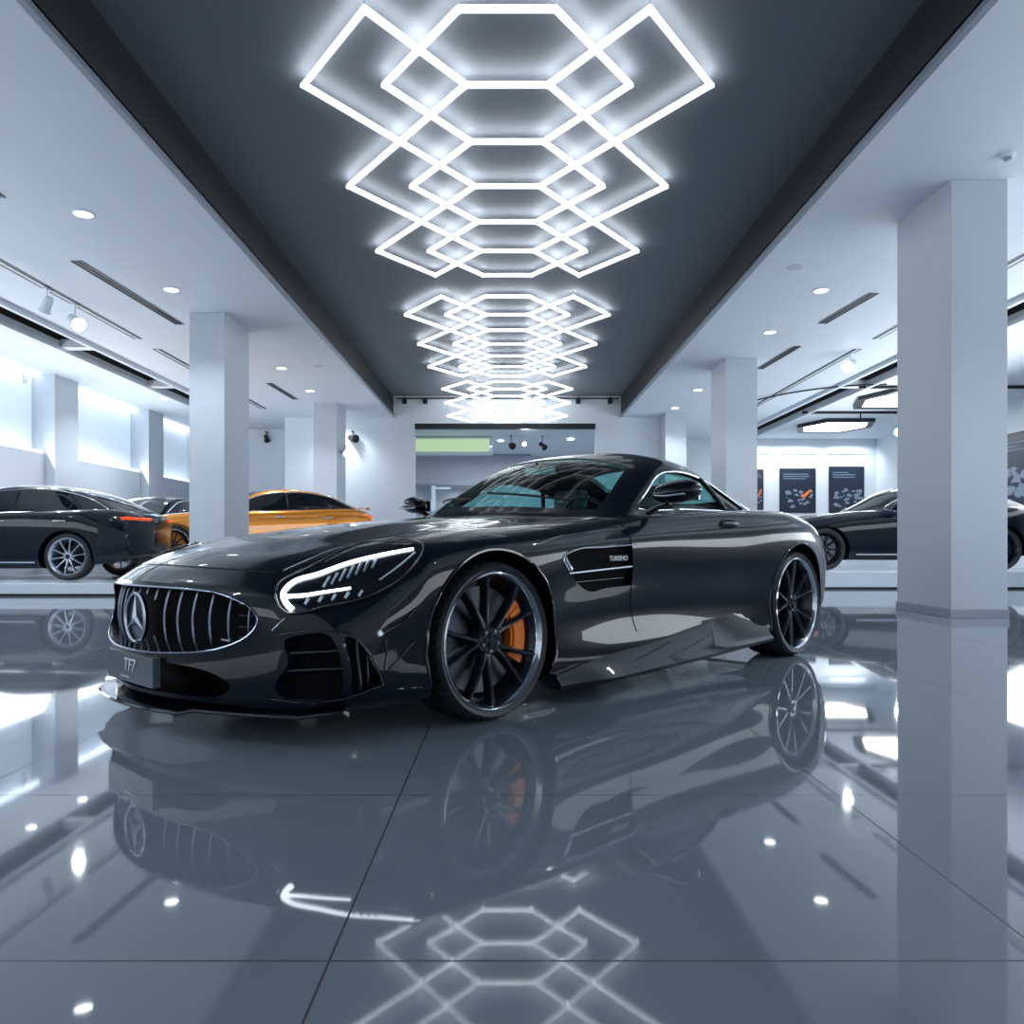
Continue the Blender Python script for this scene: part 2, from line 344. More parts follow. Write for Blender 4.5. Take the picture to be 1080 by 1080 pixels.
for x, y in ((-4.3, 5.2), (4.3, 5.2), (-4.3, 1.5), (4.3, 1.5), (-4.3, -2.5), (4.3, -2.5), (8.9, 9), (8.9, 13.5), (8.9, 18), (8.9, 22.5), (-8.6, 8), (-8.6, 3), (8.9, 4)):
    l = bpy.data.objects.new('downlight_beam', ld); COL.objects.link(l); l.location = (x, y, CE - 0.03)

# ------------------------------------------------------------------ ceiling slots, diffusers
def slot(p, q, wd, n, name, label, group, cat='vent', drop=0.012):
    p, q = Vector(p), Vector(q); L = (q - p).length; e = empty(name, p, math.atan2(q.y - p.y, q.x - p.x) - math.pi / 2, label, cat, group)
    MB().box((-wd / 2, 0, -0.004), (wd / 2, L, 0.01)).build('slot_panel', M['slot'], e)
    f = MB()
    for k in ([1] if cat == 'track' else range(n + 1)):
        x = -wd / 2 + wd * k / n; t_ = 0.022 if cat == 'track' else 0.006; f.box((x - t_, 0, -drop), (x + t_, L, -0.003))
    f.build('frame', M['slotgrey'] if cat != 'track' else M['white'], e); return e
slot((-5.02, 7.2, CE), (-5.02, 8.05, CE), 0.12, 2, 'slot_diffuser', 'linear air slot at the left edge of the view, above the black car', 'linear air slots in the white ceiling')
slot(at_z(80, 275, CE), at_z(190, 342, CE), 0.12, 2, 'slot_diffuser', 'long linear air slot between the two nearest left downlights', 'linear air slots in the white ceiling')
slot(at_z(284, 404, CE), at_z(312, 421, CE), 0.12, 2, 'slot_diffuser', 'short linear air slot beyond the column by the orange car', 'linear air slots in the white ceiling')
slot(at_z(867, 341, CE), at_z(922, 309, CE), 0.12, 2, 'slot_diffuser', 'linear air slot beside the nearest right downlight', 'linear air slots in the white ceiling')
slot(at_z(801, 389, CE), at_z(841, 365, CE), 0.12, 2, 'slot_diffuser', 'linear air slot above the right rear column', 'linear air slots in the white ceiling')
slot((5.05, 8.9, CE), (5.05, 9.9, CE), 0.12, 2, 'slot_diffuser', 'linear air slot just behind the wide column on the right', 'linear air slots in the white ceiling')
slot((5.02, 6.6, CE), (5.02, 7.3, CE), 0.12, 2, 'slot_diffuser', 'linear air slot at the right edge of the view near the smoke detector', 'linear air slots in the white ceiling')
for s, nm in ((-1, 'left'), (1, 'right')):
    slot((s * 6.15, 4.0, CE), (s * 6.15, 13.6, CE), 0.15, 2, 'ceiling_track', 'long twin black track line in the %s ceiling, nearer length' % nm, 'twin black ceiling tracks', 'track')
    slot((s * 6.15, 14.3, CE), (s * 6.15, 20.6, CE), 0.15, 2, 'ceiling_track', 'twin black track line in the %s ceiling, farther length' % nm, 'twin black ceiling tracks', 'track')
# dark cross rails of the right ceiling
for Y, lb in ((17.6, 'nearer'), (21.0, 'farther')):
    e = empty('ceiling_rail', (9.7, Y, CE - 0.035), 0, '%s black rail running across the right ceiling' % lb, 'rail', 'black cross rails on the right ceiling')
    MB().box((-2.1, -0.03, -0.03), (2.25, 0.03, 0.036)).build('rail', M['slot'], e)
    MB().tube([(-0.6, 0, -.01), (-0.6, 0, -0.22)], 0.02, 8).build('hanger', M['matte'], e)

# hexagon flat ceiling panels on the right
def hex_panel(c, hx, hy, label):
    e = empty('hexagon_panel_light', c, 0, label, 'ceiling light', 'flat hexagonal panel lights')
    o = [(-hx, 0), (-hx * .62, -hy), (hx * .62, -hy), (hx, 0), (hx * .62, hy), (-hx * .62, hy)]; i = [(x * .84, y * .80) for x, y in o]
    vs = [(x, y, -0.09) for x, y in o] + [(x, y, -0.09) for x, y in i] + [(x, y, 0) for x, y in o] + [(x, y, -0.05) for x, y in i]
    fs = []
    for k in range(6):
        j = (k + 1) % 6; fs += [(k, j, 6 + j, 6 + k), (k, 12 + k, 12 + j, j), (6 + k, 6 + j, 18 + j, 18 + k)]
    fs.append(tuple(12 + k for k in range(6)))
    MB().add(vs, fs).build('frame', M['slot'], e)
    MB().prism(i, lambda u, v, d: (u, v, d), -0.07, -0.02).build('diffuser', M['lamp'], e)
hex_panel((9.35, 23.3, CE), 1.05, 1.15, 'flat white hexagonal light panel near the framed posters, farther one')
hex_panel((9.2, 18.9, CE), 1.05, 1.25, 'flat white hexagonal light panel partly hidden by the wide right column')
# smoke detector
e = empty('smoke_detector', at_z(1063, 163, CE), 0, 'small white round smoke detector on the ceiling by the wide right column', 'smoke detector')
MB().lathe([(0, 0.004), (0.062, 0.004), (0.060, -0.02), (0.045, -0.028), (0, -0.028)], 24).build('base', M['white'], e, sm=40, merge=1e-5)
MB().lathe([(0, -0.026), (0.034, -0.027), (0.028, -0.055), (0, -0.058)], 20).build('sensor', M['trim'], e, sm=40, merge=1e-5)
e = empty('ceiling_speaker', at_z(838, 282, CE), 0, 'faint round grille set in the white ceiling above the nearest right downlight', 'speaker')
MB().lathe([(0, -0.004), (0.085, -0.006), (0.10, 0.002)], 28).build('cover', M['column'], e, merge=1e-5)
e = empty('ceiling_speaker', at_z(336, 386, CE), 0, 'faint round grille set in the white ceiling right of the left downlight row', 'speaker')
MB().lathe([(0, -0.004), (0.085, -0.006), (0.10, 0.002)], 28).build('cover', M['column'], e, merge=1e-5)

# track spotlights
def spotlight(p, aim, label, lit=True, s=1.0, top=None, col='white'):
    p = Vector(p); e = empty('spotlight', p, 0, label, 'spotlight', 'track spotlights')
    d = Vector(aim).normalized(); q = d.to_track_quat('Z', 'Y').to_matrix().to_4x4() @ Matrix.Scale(s, 4)
    b = MB().lathe([(0, -0.10), (0.035, -0.10), (0.05, -0.08), (0.06, 0.06), (0.075, 0.10), (0.068, 0.10), (0.055, 0.07)], 20)
    b.v = [tuple(q @ Vector(v)) for v in b.v]; b.build('housing', M[col], e, sm=40, merge=1e-5)
    b = MB().lathe([(0, 0.085), (0.045, 0.083), (0.062, 0.078), (0.06, 0.07), (0, 0.07)], 20); b.v = [tuple(q @ Vector(v)) for v in b.v]
    b.build('lens', M['lamp'] if lit else M['slot'], e, sm=40, merge=1e-5)
    t = (top if top else CE) - p.z
    MB().tube([(0, 0, 0.02), (0, 0, t)], 0.012, 8).box((-0.03, -0.07, t - 0.03), (0.03, 0.07, t)).build('mount', M[col], e)
    if lit:
        l = bpy.data.objects.new('spotlight_beam', ldd); COL.objects.link(l); l.location = p + d * 0.14
        l.rotation_euler = (-d).to_track_quat('Z', 'Y').to_euler()
ldd = bpy.data.lights.new('spotlight_beam', 'SPOT'); ldd.energy = 60; ldd.spot_size = math.radians(70); ldd.spot_blend = 0.7; ldd.shadow_soft_size = 0.05; ldd.color = (0.9, 0.95, 1)
spotlight((-6.15, 11.6, 3.86), (0.75, -0.6, -0.5), 'bright white spotlight glaring near the left column on the ceiling track', True, 1.5)
spotlight((-6.15, 9.6, 3.86), (-0.4, 0.2, -0.9), 'white unlit spotlight on the nearer left ceiling track, lamp pointing down', False, 1.3)
spotlight((-6.15, 10.9, 3.9), (-0.5, 0.3, -0.8), 'slim white spotlight hanging just before the glaring left one', False, 1.1)
spotlight((6.15, 14.6, 3.90), (-0.7, -0.75, -0.4), 'bright white spotlight glaring on the right ceiling track', True, 1.6)
spotlight((9.9, 20.6, 3.55), (-0.5, -0.8, -0.3), 'upper of two bright spotlights beside the wide right column', True, 1.5)
spotlight((10.3, 21.2, 3.20), (-0.5, -0.8, -0.3), 'lower of two bright spotlights beside the wide right column', True, 1.8)
spotlight((-4.015, 20.1, CH + (574 - 477) * 20.1 / F), (0.6, -0.75, -0.35), 'bright round spotlight on the side of the farthest left column', True, 1.3, CH + (574 - 474) * 20.1 / F + .12)
spotlight(at_y(372, 462, 21.93), (0.6, -0.6, -0.2), 'black round spotlight high on the white end wall', False, 1.5, at_y(372, 462, 21.8).z + .2, 'matte')
spotlight(at_y(281, 462, 24.23), (0.3, -0.5, -0.6), 'small dark camera-like fixture on the wall beyond the column by the orange car', False, 1.2, at_y(281, 462, 24.15).z + .2, 'matte')
spotlight(at_y(539, 470, 24.0), (0.3, -0.9, -0.2), 'black spotlight in the back room between the green window and the small bright one', False, 1.4, 3.9, 'matte')
spotlight(at_y(552, 468, 24.0), (0.3, -0.9, -0.2), 'small bright spotlight in the back room beside the green window', True, 1.0, 3.9)
spotlight(at_y(572, 470, 24.0), (0.5, -0.6, -0.5), 'black spotlight in the back room above the coupe roof', False, 1.3, 3.9, 'matte')
for x, lb, dk in ((-2.75, 'left corner', 1), (2.75, 'right corner', 1), (1.9, 'right part', 1), (-2.2, 'left part', 0)):
    e = empty('wall_bracket', (x, WY - 0.02, CE2 - 0.16), 0, 'small dark bracket at the top of the end wall, %s' % lb, 'bracket', 'brackets on the end wall')
    MB().box((-0.04, -0.14, 0), (0.04, 0.02, 0.05)).box((-.06, -.2, -.08), (.06, -.1, .05)).build('arm', M['matte'], e, bevel=.005)
    if dk: MB().tube([(0, -.15, 0), (0, -.15, .156)], 0.012, 8).build('rod', M['matte'], e)
e = empty('conduit_rail', (0, WY - 0.03, CE2 - 0.085), 0, 'thin dark rail along the top of the end wall', 'rail')
MB().box((-3.0, -0.02, 0), (3.0, 0.03, 0.03)).build('rail', M['matte'], e)
e = empty('exit_light', at_z(22, 391, CE) - Vector((0, 0, 0.02)), 0, 'small boxy fixture hanging from the ceiling at the far left', 'ceiling light')
MB().box((-0.11, -0.03, -0.22), (0.11, 0.03, -0.05)).build('housing', M['column'], e, bevel=0.006)
MB().box((-0.12, -0.05, -0.05), (0.12, 0.05, 0.02)).build('mount', M['matte'], e, bevel=0.006)
# curved ring fixture (arc) on the right, behind the rear column
arc = empty('curved_track', (5.6, 20.6, CE - 0.05), 0, 'curved black track bending across the right ceiling behind the rear column', 'track')
pts = [(0.0 + 2.4 * (1 - math.cos(a)), -3.4 + 0 + 3.4 * (1 - math.sin(a) * 1.0) , 0) for a in np.linspace(0.0, math.pi / 2, 20)]
MB().tube(pts, 0.018, 6).build('rail', M['slot'], arc)

# posters
def poster(p, wd, ht, seed, label, rz=0.0):
    e = empty('framed_poster', p, rz, label, 'poster', 'dark framed posters')
    random.seed(seed)
    MB().box((-wd/2, -0.035, -ht/2), (wd/2, 0, ht/2)).build('frame', M['slot'], e, bevel=0.004)
    m = mat('poster_print_%d' % seed, (0.012, 0.022, 0.045), 0.3)
    MB().box((-wd/2 + .03, -0.040, -ht/2 + .03), (wd/2 - .03, -0.034, ht/2 - .03)).build('print', m, e)
    k = MB()
    for i in range(26):
        cx = random.uniform(-.36, .40) * wd; cz = random.uniform(-.36, .02) * ht; a = random.uniform(.02, .09) * wd
        n = 7; poly = [(cx + a * math.cos(t * 6.283 / n) * random.uniform(.5, 1.3), cz + a * .6 * math.sin(t * 6.283 / n) * random.uniform(.5, 1.3)) for t in range(n)]
        k.prism(poly, lambda u, v, d: (u, d, v), -0.0425 - .0002 * i, -0.039)
    for i in range(3): k.box((-.4 * wd, -0.043, (.36 - .05 * i) * ht), (random.uniform(-.1, .4) * wd, -.039, (.375 - .05 * i) * ht))
    k.build('artwork', mat('poster_pale_ink_%d' % seed, (0.22, 0.28, 0.36), 0.4), e)
    if seed != 3: MB().prism([(.1 * wd, -.12 * ht), (.34 * wd, .03 * ht), (.38 * wd, .0), (.16 * wd, -.18 * ht)], lambda u, v, d: (u, d, v), -0.049, -.039).build('accent', M['orange'], e)
def pw(px0, py0, px1, py1, Y): a = at_y(px0, py0, Y); b = at_y(px1, py1, Y); return (a + b) / 2, abs(b.x - a.x), abs(a.z - b.z)
c, ww, hh = pw(822, 494, 860, 541, RB); poster(c - Vector((0, .0, 0)), ww, hh, 1, 'dark framed poster with an orange mark between the coupe tail and the second poster')
c, ww, hh = pw(874, 492, 911, 541, RB); poster(c, ww, hh, 3, 'dark framed poster with pale shapes above the black sports car on the right')
c, ww, hh = pw(789, 495, 805, 539, RB); poster(c, ww, hh, 2, 'dark framed poster mostly hidden by the right rear column')
poster((WR, 18.9, 2.45), 2.6, 1.75, 5, 'dark framed picture on the right side wall beyond the wide column', math.radians(-90))
for i, (px) in enumerate((841, 892, 797)):
    p = at_y(px, 486, RB); e = empty('picture_light', (p.x, RB - .02, p.z + .25), 0, 'slim lamp above the %s' % ['poster with the orange mark', 'poster with pale shapes', 'half hidden poster'][i], 'lamp', 'picture lamps')
    MB().box((-.55, -.14, -.02), (.55, -.08, .02)).build('lamp_bar', M['white'], e); MB().box((-.04, -.1, -.01), (.04, .02, .01)).build('arm', M['white'], e)
    MB().box((-.53, -.13, -.028), (.53, -.09, -.02)).build('light_strip', M['cove'], e)
    area('picture_beam', (p.x, RB - .35, p.z + .3), (math.radians(30), 0, 0), 1.1, .1, 16)

# display platforms
def platform(x0, x1, y0, y1, h, label):
    e = empty('display_platform', ((x0 + x1) / 2, (y0 + y1) / 2, 0), 0, label, 'platform', 'low display platforms')
    a, b = (x1 - x0) / 2, (y1 - y0) / 2
    MB().box((-a, -b, 0.03), (a, b, h)).build('deck', M['plat'], e, bevel=0.01)
    MB().box((-a + .03, -b + .03, 0), (a - .03, b - .03, 0.03)).build('plinth', M['slot'], e)
PL, PR, PO = 0.17, 0.27, 0.34
platform(-10.8, -5.05, 10.9, 13.9, PL, 'low white platform under the black car on the left')
platform(-9.05, -2.3, 14.0, 19.6, PO, 'low white platform under the orange car')
platform(4.75, 9.9, 12.6, 14.95, PR, 'low white platform under the black sports car on the right')

# ================================================================== cars
def hermite(P, T, sub, sym=False):
    """P: (n, k) array, T: (n,) parameters, sub: samples per segment -> smooth samples through the points"""
    P = np.asarray(P, float); n = len(P); S_ = np.zeros_like(P)
    for i in range(n):
        if i == 0: S_[i] = (P[1] - P[0]) / (T[1] - T[0])
        elif i == n - 1: S_[i] = (P[-1] - P[-2]) / (T[-1] - T[-2])
        else:
            a = (P[i] - P[i-1]) / (T[i] - T[i-1]); b = (P[i+1] - P[i]) / (T[i+1] - T[i]); h0 = T[i] - T[i-1]; h1 = T[i+1] - T[i]
            S_[i] = (a * h1 + b * h0) / (h0 + h1)
    out = []
    for i in range(n - 1):
        h = T[i+1] - T[i]; ns = sub[i] if hasattr(sub, '__len__') else sub
        for k in range(ns):
            t = k / ns
            out.append((2*t**3-3*t*t+1)*P[i] + (t**3-2*t*t+t)*h*S_[i] + (-2*t**3+3*t*t)*P[i+1] + (t**3-t*t)*h*S_[i+1])
    out.append(P[-1]); return np.array(out)
def loft(stations, du=0.035, nv=6, caps=(0.03, 0.03), scale=(1, 1, 1)):
    """stations front to rear: (x, bow, [(y,z)...bottom centre .. top centre]); closed mirrored body"""
    X = np.array([s[0] for s in stations], float)
    A = np.array([[s[0], s[1]] + [c for p in s[2] for c in p] for s in stations], float)
    sub = [max(2, int(math.ceil(abs(X[i+1] - X[i]) / du))) for i in range(len(X) - 1)]
    R_ = hermite(A, -X, sub)
    def cs(row):
        pts = row[2:].reshape(-1, 2); g = np.vstack([[-pts[1][0], pts[1][1]], pts, [-pts[-2][0], pts[-2][1]]])
        d = np.maximum(np.linalg.norm(np.diff(g, axis=0), axis=1), 1e-4) ** 0.5
        T = np.concatenate([[0], np.cumsum(d)])
        return hermite(g, T, nv)[nv:-nv]
    rows = [(r[0], r[1], cs(r)) for r in R_]
    K = 7
    def cap(row, sgn, bulge):
        x, bow, p = row; zc = (p[:, 1].max() + p[:, 1].min()) / 2; q = p[::-1]; tgt = np.stack([(p[:, 0] + q[:, 0]) / 2, np.full(len(p), zc)], 1); out = []
        for k in range(1, K + 1):
            t = k / K; f = t; out.append((x + sgn * bulge * math.sqrt(max(0, 1 - (1 - t) ** 2)), bow, p * (1 - f) + tgt * f))
        return out
    rows = cap(rows[0], 1, caps[0])[::-1] + rows + cap(rows[-1], -1, caps[1])
    J = len(rows[0][2]); mb = MB(); ring = 2 * J - 2
    for x, bow, p in rows:
        full = [(a, b) for a, b in p] + [(-a, b) for a, b in p[-2:0:-1]]
        for y, z in full: mb.v.append(((x - bow * y * y) * scale[0], y * scale[1], z * scale[2]))
    for i in range(len(rows) - 1):
        for j in range(ring): mb.f.append((i*ring + j, i*ring + (j+1) % ring, (i+1)*ring + (j+1) % ring, (i+1)*ring + j))
    me = mb.mesh('body', merge=2e-4)
    return me
def bvh(me):
    bm = bmesh.new(); bm.from_mesh(me); t = BVHTree.FromBMesh(bm); bm.free(); return t

# --- a wheel: axis along y, outer face towards +y
def make_wheel(parent, R, rr, wd, spokes='pair', caliper=None, tread=True, rimm='rim', lip='chrome'):
    wheel = MB()
    wheel.lathe([(rr - .012, wd/2 - .02), (rr - .035, wd/2 - .05), (rr - .05, -wd/2 + .02), (rr - .01, -wd/2), (rr - .0, -wd/2 + .01), (rr - .03, -wd/2 + .04), (rr - .022, wd/2 - .06)], 64, 'y', closed=True)
    ns = 5 if spokes == 'pair' else 10
    for k in range(ns):
        for s in ((-1, 1) if spokes == 'pair' else (0,)):
            a0 = 2 * math.pi * k / ns + 0.12; a1 = a0 + s * 0.27; am = a0 + s * .13
            def pt(r, a, y): return Vector((r * math.sin(a), y, r * math.cos(a)))
            rs = [0.045, rr * .35, rr * .7, rr - .018]; ys = [wd/2 - .045, wd/2 - .035, wd/2 - .026, wd/2 - .024]
            an = [a0 + s * .10, a0 + s * .17, a1 - s * .03, a1]; ws = [.022, .0125, .010, .013]; vs = []
            for r, y, a, w_ in zip(rs, ys, an, ws):
                t = Vector((math.cos(a), 0, -math.sin(a))) * w_; c = pt(r, a, y)
                vs += [c - t + Vector((0, -.006, 0)), c - t * .35 + Vector((0, .007, 0)), c + t * .35 + Vector((0, .007, 0)), c + t + Vector((0, -.006, 0)), c + t + Vector((0, -.035, 0)), c - t + Vector((0, -.035, 0))]
            fs = [(5, 4, 3, 2, 1, 0), (18, 19, 20, 21, 22, 23)]
            for i in range(3):
                for j in range(6): fs.append((i*6 + j, i*6 + (j+1) % 6, (i+1)*6 + (j+1) % 6, (i+1)*6 + j))
            wheel.add(vs, fs)
    wheel.lathe([(0.0, wd/2 - .03), (0.05, wd/2 - .03), (0.062, wd/2 - .045), (0.065, wd/2 - .09), (0, wd/2 - .09)], 32, 'y')
    w_ = wheel.build('wheel', M[rimm], parent, sm=40, merge=1e-5)
    ty = MB(); prof = [(rr - .004, wd/2 - .012), (rr + .006, wd/2 - .004), (rr + (R - rr) * .5, wd/2 + .006), (R - .012, wd/2 - .008), (R - .002, wd/2 - .03), (R, wd/2 - .06), (R, 0), (R, -wd/2 + .06), (R - .004, -wd/2 + .03), (R - .03, -wd/2), (rr, -wd/2 + .01), (rr - .008, 0)]
    NT = 120 if tread else 48
    ty.lathe(prof, NT, 'y', closed=True)
    if tread:
        m = len(prof)
        for k in range(NT):
            if k % 3 == 0:
                for i in (4, 5, 8):
                    v = Vector(ty.v[k * m + i]); f = (R - .011) / R; ty.v[k * m + i] = (v.x * f, v.y, v.z * f)
    ty.build('tyre', M['rubber'], w_, sm=28)
    if tread:
        g = MB()
        for y in (-.05, 0, .05): g.lathe([(R + .0008, y - .005), (R + .0008, y + .005)], 96, 'y')
        g.build('tread_groove', M['void'], w_)
    MB().lathe([(rr - .016, wd/2 - .022), (rr - .010, wd/2 - .006), (rr - .002, wd/2 + .001), (rr + .004, wd/2 - .003), (rr, wd/2 - .02)], 72, 'y', closed=True).build('rim_lip', M[lip], w_, sm=50)
    MB().lathe([(.0, wd/2 - .020), (.018, wd/2 - .020), (.020, wd/2 - .024), (0.026, wd/2 - .018), (.032, wd/2 - .022), (.034, wd/2 - .032), (0, wd/2 - .032)], 28, 'y').build('hub_cap', M['rim'], w_, sm=50, merge=1e-5)
    if caliper is not None:
        MB().lathe([(.06, wd/2 - .10), (rr - .055, wd/2 - .10), (rr - .055, wd/2 - .13), (.06, wd/2 - .13)], 64, 'y', closed=True).build('brake_disc', M['steel'], w_, sm=40)
        c = MB(); n = 14
        for s0, s1, r0, r1, y0, y1 in ((-.62, .62, rr - .125, rr - .040, wd/2 - .098, wd/2 - .062), (-.50, .50, rr - .112, rr - .055, wd/2 - .064, wd/2 - .052)):
            vs = []
            for k in range(n + 1):
                a = caliper + s0 + (s1 - s0) * k / n
                for r, y in ((r0, y0), (r1, y0), (r1, y1), (r0, y1)): vs.append((r * math.sin(a), y, r * math.cos(a)))
            fs = [(0, 1, 2, 3), (n*4 + 3, n*4 + 2, n*4 + 1, n*4)]
            for k in range(n):
                for j in range(4): fs.append((k*4 + j, k*4 + (j+1) % 4, k*4 + 4 + (j+1) % 4, k*4 + 4 + j))
            c.add(vs, fs)
        c.build('brake_caliper', M['orange'], w_, sm=35)
    lb = MB()
    for k in range(5):
        a = 2 * math.pi * k / 5 + .4; lb.lathe([(0, 0), (.007, 0), (.007, -.012), (0, -.012)], 8, 'y', (0.042 * math.sin(a), wd/2 - .030, 0.042 * math.cos(a)))
    lb.build('wheel_bolts', M['satin'], w_)
    return w_
def place_wheel(w_, x, y, z, side, turn=0.0):
    w_.location = (x, y, z); w_.rotation_euler = (0, turn, 0 if side > 0 else math.pi)
def cyl_y(x, z, r, y0, y1, n=64):
    return MB().lathe([(0, y0), (r, y0), (r, y1), (0, y1)], n, 'y', (x, 0, z)).mesh('c', merge=1e-5)

# ------------------------------------------------------------------ the black coupe in front
HT = 0.798
HERO = empty('sports_car', (-0.736, 3.87, 0), HT + math.pi, 'glossy black sports coupe with vertical slat grille and orange brake calipers in the centre', 'car')
HM = HERO.matrix_basis.copy(); HI = HM.inverted(); EYE = HI @ Vector((0, 0, CH))
def ray(px, py):
    return (HI.to_3x3() @ Vector(((px - VX) / F, 1.0, (HY - py) / F)))
NB = 0.44
BODY = [
 (1.00, NB, [(0,.13),(.45,.13),(.80,.13),(.885,.18),(.905,.30),(.885,.40),(.83,.475),(.70,.515),(.52,.535),(.28,.55),(0,.555)]),
 (.92, NB - .04, [(0,.12),(.45,.12),(.83,.12),(.91,.17),(.93,.31),(.915,.42),(.865,.505),(.74,.555),(.54,.582),(.28,.597),(0,.603)]),
 (.80, NB - .11, [(0,.12),(.48,.12),(.86,.12),(.93,.17),(.95,.32),(.94,.46),(.895,.545),(.79,.605),(.56,.632),(.28,.640),(0,.648)]),
 (.62, .23, [(0,.12),(.50,.12),(.88,.12),(.95,.17),(.965,.34),(.96,.49),(.93,.585),(.83,.655),(.60,.672),(.30,.683),(0,.692)]),
 (.40, .08, [(0,.12),(.50,.12),(.90,.12),(.965,.17),(.975,.36),(.975,.53),(.95,.64),(.85,.705),(.62,.702),(.32,.728),(0,.735)]),
 (.10, .02, [(0,.12),(.50,.12),(.92,.12),(.975,.18),(.98,.38),(.985,.57),(.955,.685),(.85,.745),(.62,.738),(.34,.770),(0,.778)]),
 (-.20, .02, [(0,.12),(.50,.12),(.92,.12),(.975,.18),(.975,.38),(.982,.58),(.955,.70),(.85,.765),(.63,.762),(.35,.798),(0,.808)]),
 (-.50, .03, [(0,.12),(.50,.12),(.92,.12),(.96,.18),(.935,.38),(.960,.60),(.940,.715),(.845,.785),(.64,.788),(.36,.822),(0,.832)]),
 (-.80, .05, [(0,.12),(.50,.12),(.92,.12),(.955,.18),(.915,.38),(.940,.60),(.925,.73),(.84,.805),(.66,.818),(.36,.845),(0,.853)]),
 (-1.15, .05, [(0,.12),(.50,.12),(.92,.12),(.955,.18),(.915,.38),(.935,.60),(.920,.745),(.84,.83),(.68,.845),(.38,.855),(0,.858)]),
 (-1.55, .0, [(0,.12),(.50,.12),(.92,.12),(.955,.18),(.925,.38),(.945,.60),(.925,.76),(.845,.85),(.70,.862),(.38,.865),(0,.868)]),
 (-1.95, .0, [(0,.12),(.50,.12),(.92,.12),(.965,.18),(.945,.38),(.970,.60),(.945,.78),(.86,.872),(.70,.885),(.38,.885),(0,.885)]),
 (-2.30, .0, [(0,.12),(.50,.12),(.93,.13),(.98,.20),(.985,.40),(1.00,.62),(.975,.80),(.875,.89),(.70,.90),(.38,.89),(0,.89)]),
 (-2.63, .0, [(0,.13),(.50,.13),(.93,.14),(.985,.22),(1.00,.42),(1.01,.63),(.985,.80),(.88,.895),(.70,.905),(.38,.895),(0,.895)]),
 (-2.92, -.03, [(0,.15),(.50,.15),(.90,.16),(.97,.24),(.985,.44),(.99,.63),(.960,.785),(.86,.875),(.68,.89),(.36,.89),(0,.89)]),
 (-3.18, -.08, [(0,.18),(.50,.18),(.84,.19),(.92,.27),(.94,.45),(.945,.62),(.915,.75),(.82,.845),(.66,.87),(.36,.878),(0,.88)]),
 (-3.42, -.16, [(0,.24),(.50,.24),(.76,.25),(.84,.31),(.87,.46),(.87,.60),(.84,.71),(.76,.80),(.62,.835),(.34,.858),(0,.865)]),
 (-3.56, -.20, [(0,.32),(.46,.32),(.68,.33),(.75,.38),(.77,.48),(.77,.58),(.74,.67),(.68,.745),(.56,.79),(.32,.82),(0,.83)]),
]
GH = [
 (-.66, .66, [(0,.78),(.55,.78),(.78,.78),(.78,.80),(.71,.822),(.42,.842),(0,.850)]),
 (-.90, .62, [(0,.78),(.55,.78),(.785,.78),(.775,.84),(.705,.915),(.42,.970),(0,.985)]),
 (-1.20, .48, [(0,.78),(.55,.78),(.79,.78),(.775,.86),(.675,1.03),(.42,1.110),(0,1.135)]),
 (-1.45, .28, [(0,.78),(.55,.78),(.79,.79),(.77,.875),(.645,1.105),(.41,1.190),(0,1.215)]),
 (-1.72, .10, [(0,.78),(.55,.78),(.79,.80),(.765,.885),(.625,1.140),(.40,1.225),(0,1.250)]),
 (-2.05, .0, [(0,.80),(.55,.80),(.775,.82),(.75,.895),(.60,1.125),(.39,1.212),(0,1.240)]),
 (-2.40, -.05, [(0,.82),(.55,.82),(.745,.85),(.715,.905),(.56,1.060),(.37,1.145),(0,1.175)]),
 (-2.75, -.08, [(0,.82),(.50,.82),(.68,.86),(.65,.895),(.51,.985),(.34,1.050),(0,1.075)]),
 (-3.10, -.10, [(0,.82),(.42,.82),(.56,.85),(.54,.87),(.44,.905),(.30,.950),(0,.965)]),
 (-3.30, -.12, [(0,.82),(.34,.82),(.44,.84),(.43,.855),(.36,.868),(.26,.885),(0,.892)]),
]
body0 = loft(BODY, 0.035, 6, (0.028, 0.05))
gh0 = loft(GH, 0.035, 6, (0.01, 0.01))
BT = bvh(body0); GT = bvh(gh0)
def hit(px, py, tree=None):
    r = ray(px, py)
    for t in ([tree] if tree else [BT]):
        h = t.ray_cast(EYE, r.normalized())
        if h[0] is not None: return h[0], h[1]
    return None, None
def frustum(poly, d0=1.2, d1=6.0):
    return MB().prism(poly, lambda u, v, d: EYE + ray(u, v) * d, d0, d1).mesh('fr')
def side_prism(poly, y0, y1): return MB().prism(poly, lambda u, v, d: (u, d, v), y0, y1).mesh('sp')
def top_prism(poly, z0, z1): return MB().prism(poly, lambda u, v, d: (u, v, d), z0, z1).mesh('tp')
def front_prism(poly, x0, x1): return MB().prism(poly, lambda u, v, d: (d, u, v), x0, x1).mesh('fp')
def sm_poly(poly, n=6):                        # rounded closed polygon through the points
    P = np.array(list(poly) + [poly[0]], float); Q = np.vstack([P[-2], P, P[1]])
    d = np.maximum(np.linalg.norm(np.diff(Q, axis=0), axis=1), 1e-6) ** 0.5; T = np.concatenate([[0], np.cumsum(d)])
    return [tuple(p) for p in hermite(Q, T, n)[n:-n][:-1]]
def sym(me_fn, tgt, op='DIFFERENCE'):
    """apply a carving mesh and its mirror image to tgt"""
    a = me_fn; return boolean(boolean(tgt, a, op), mirror_mesh(a), op)
def on_body(px, py, lift=0.0, tree=None):
    h, n_ = hit(px, py, tree); return None if h is None else h + n_ * lift

body = body0.copy()
# wheel arches
R1, R2 = 0.315, 0.328
for x, z, r in ((0, R1, R1 + .045), (-2.63, R2, R2 + .045)):
    for y0, y1 in ((.60, 1.3), (-1.3, -.60)): body = boolean(body, cyl_y(x, z, r, y0, y1))
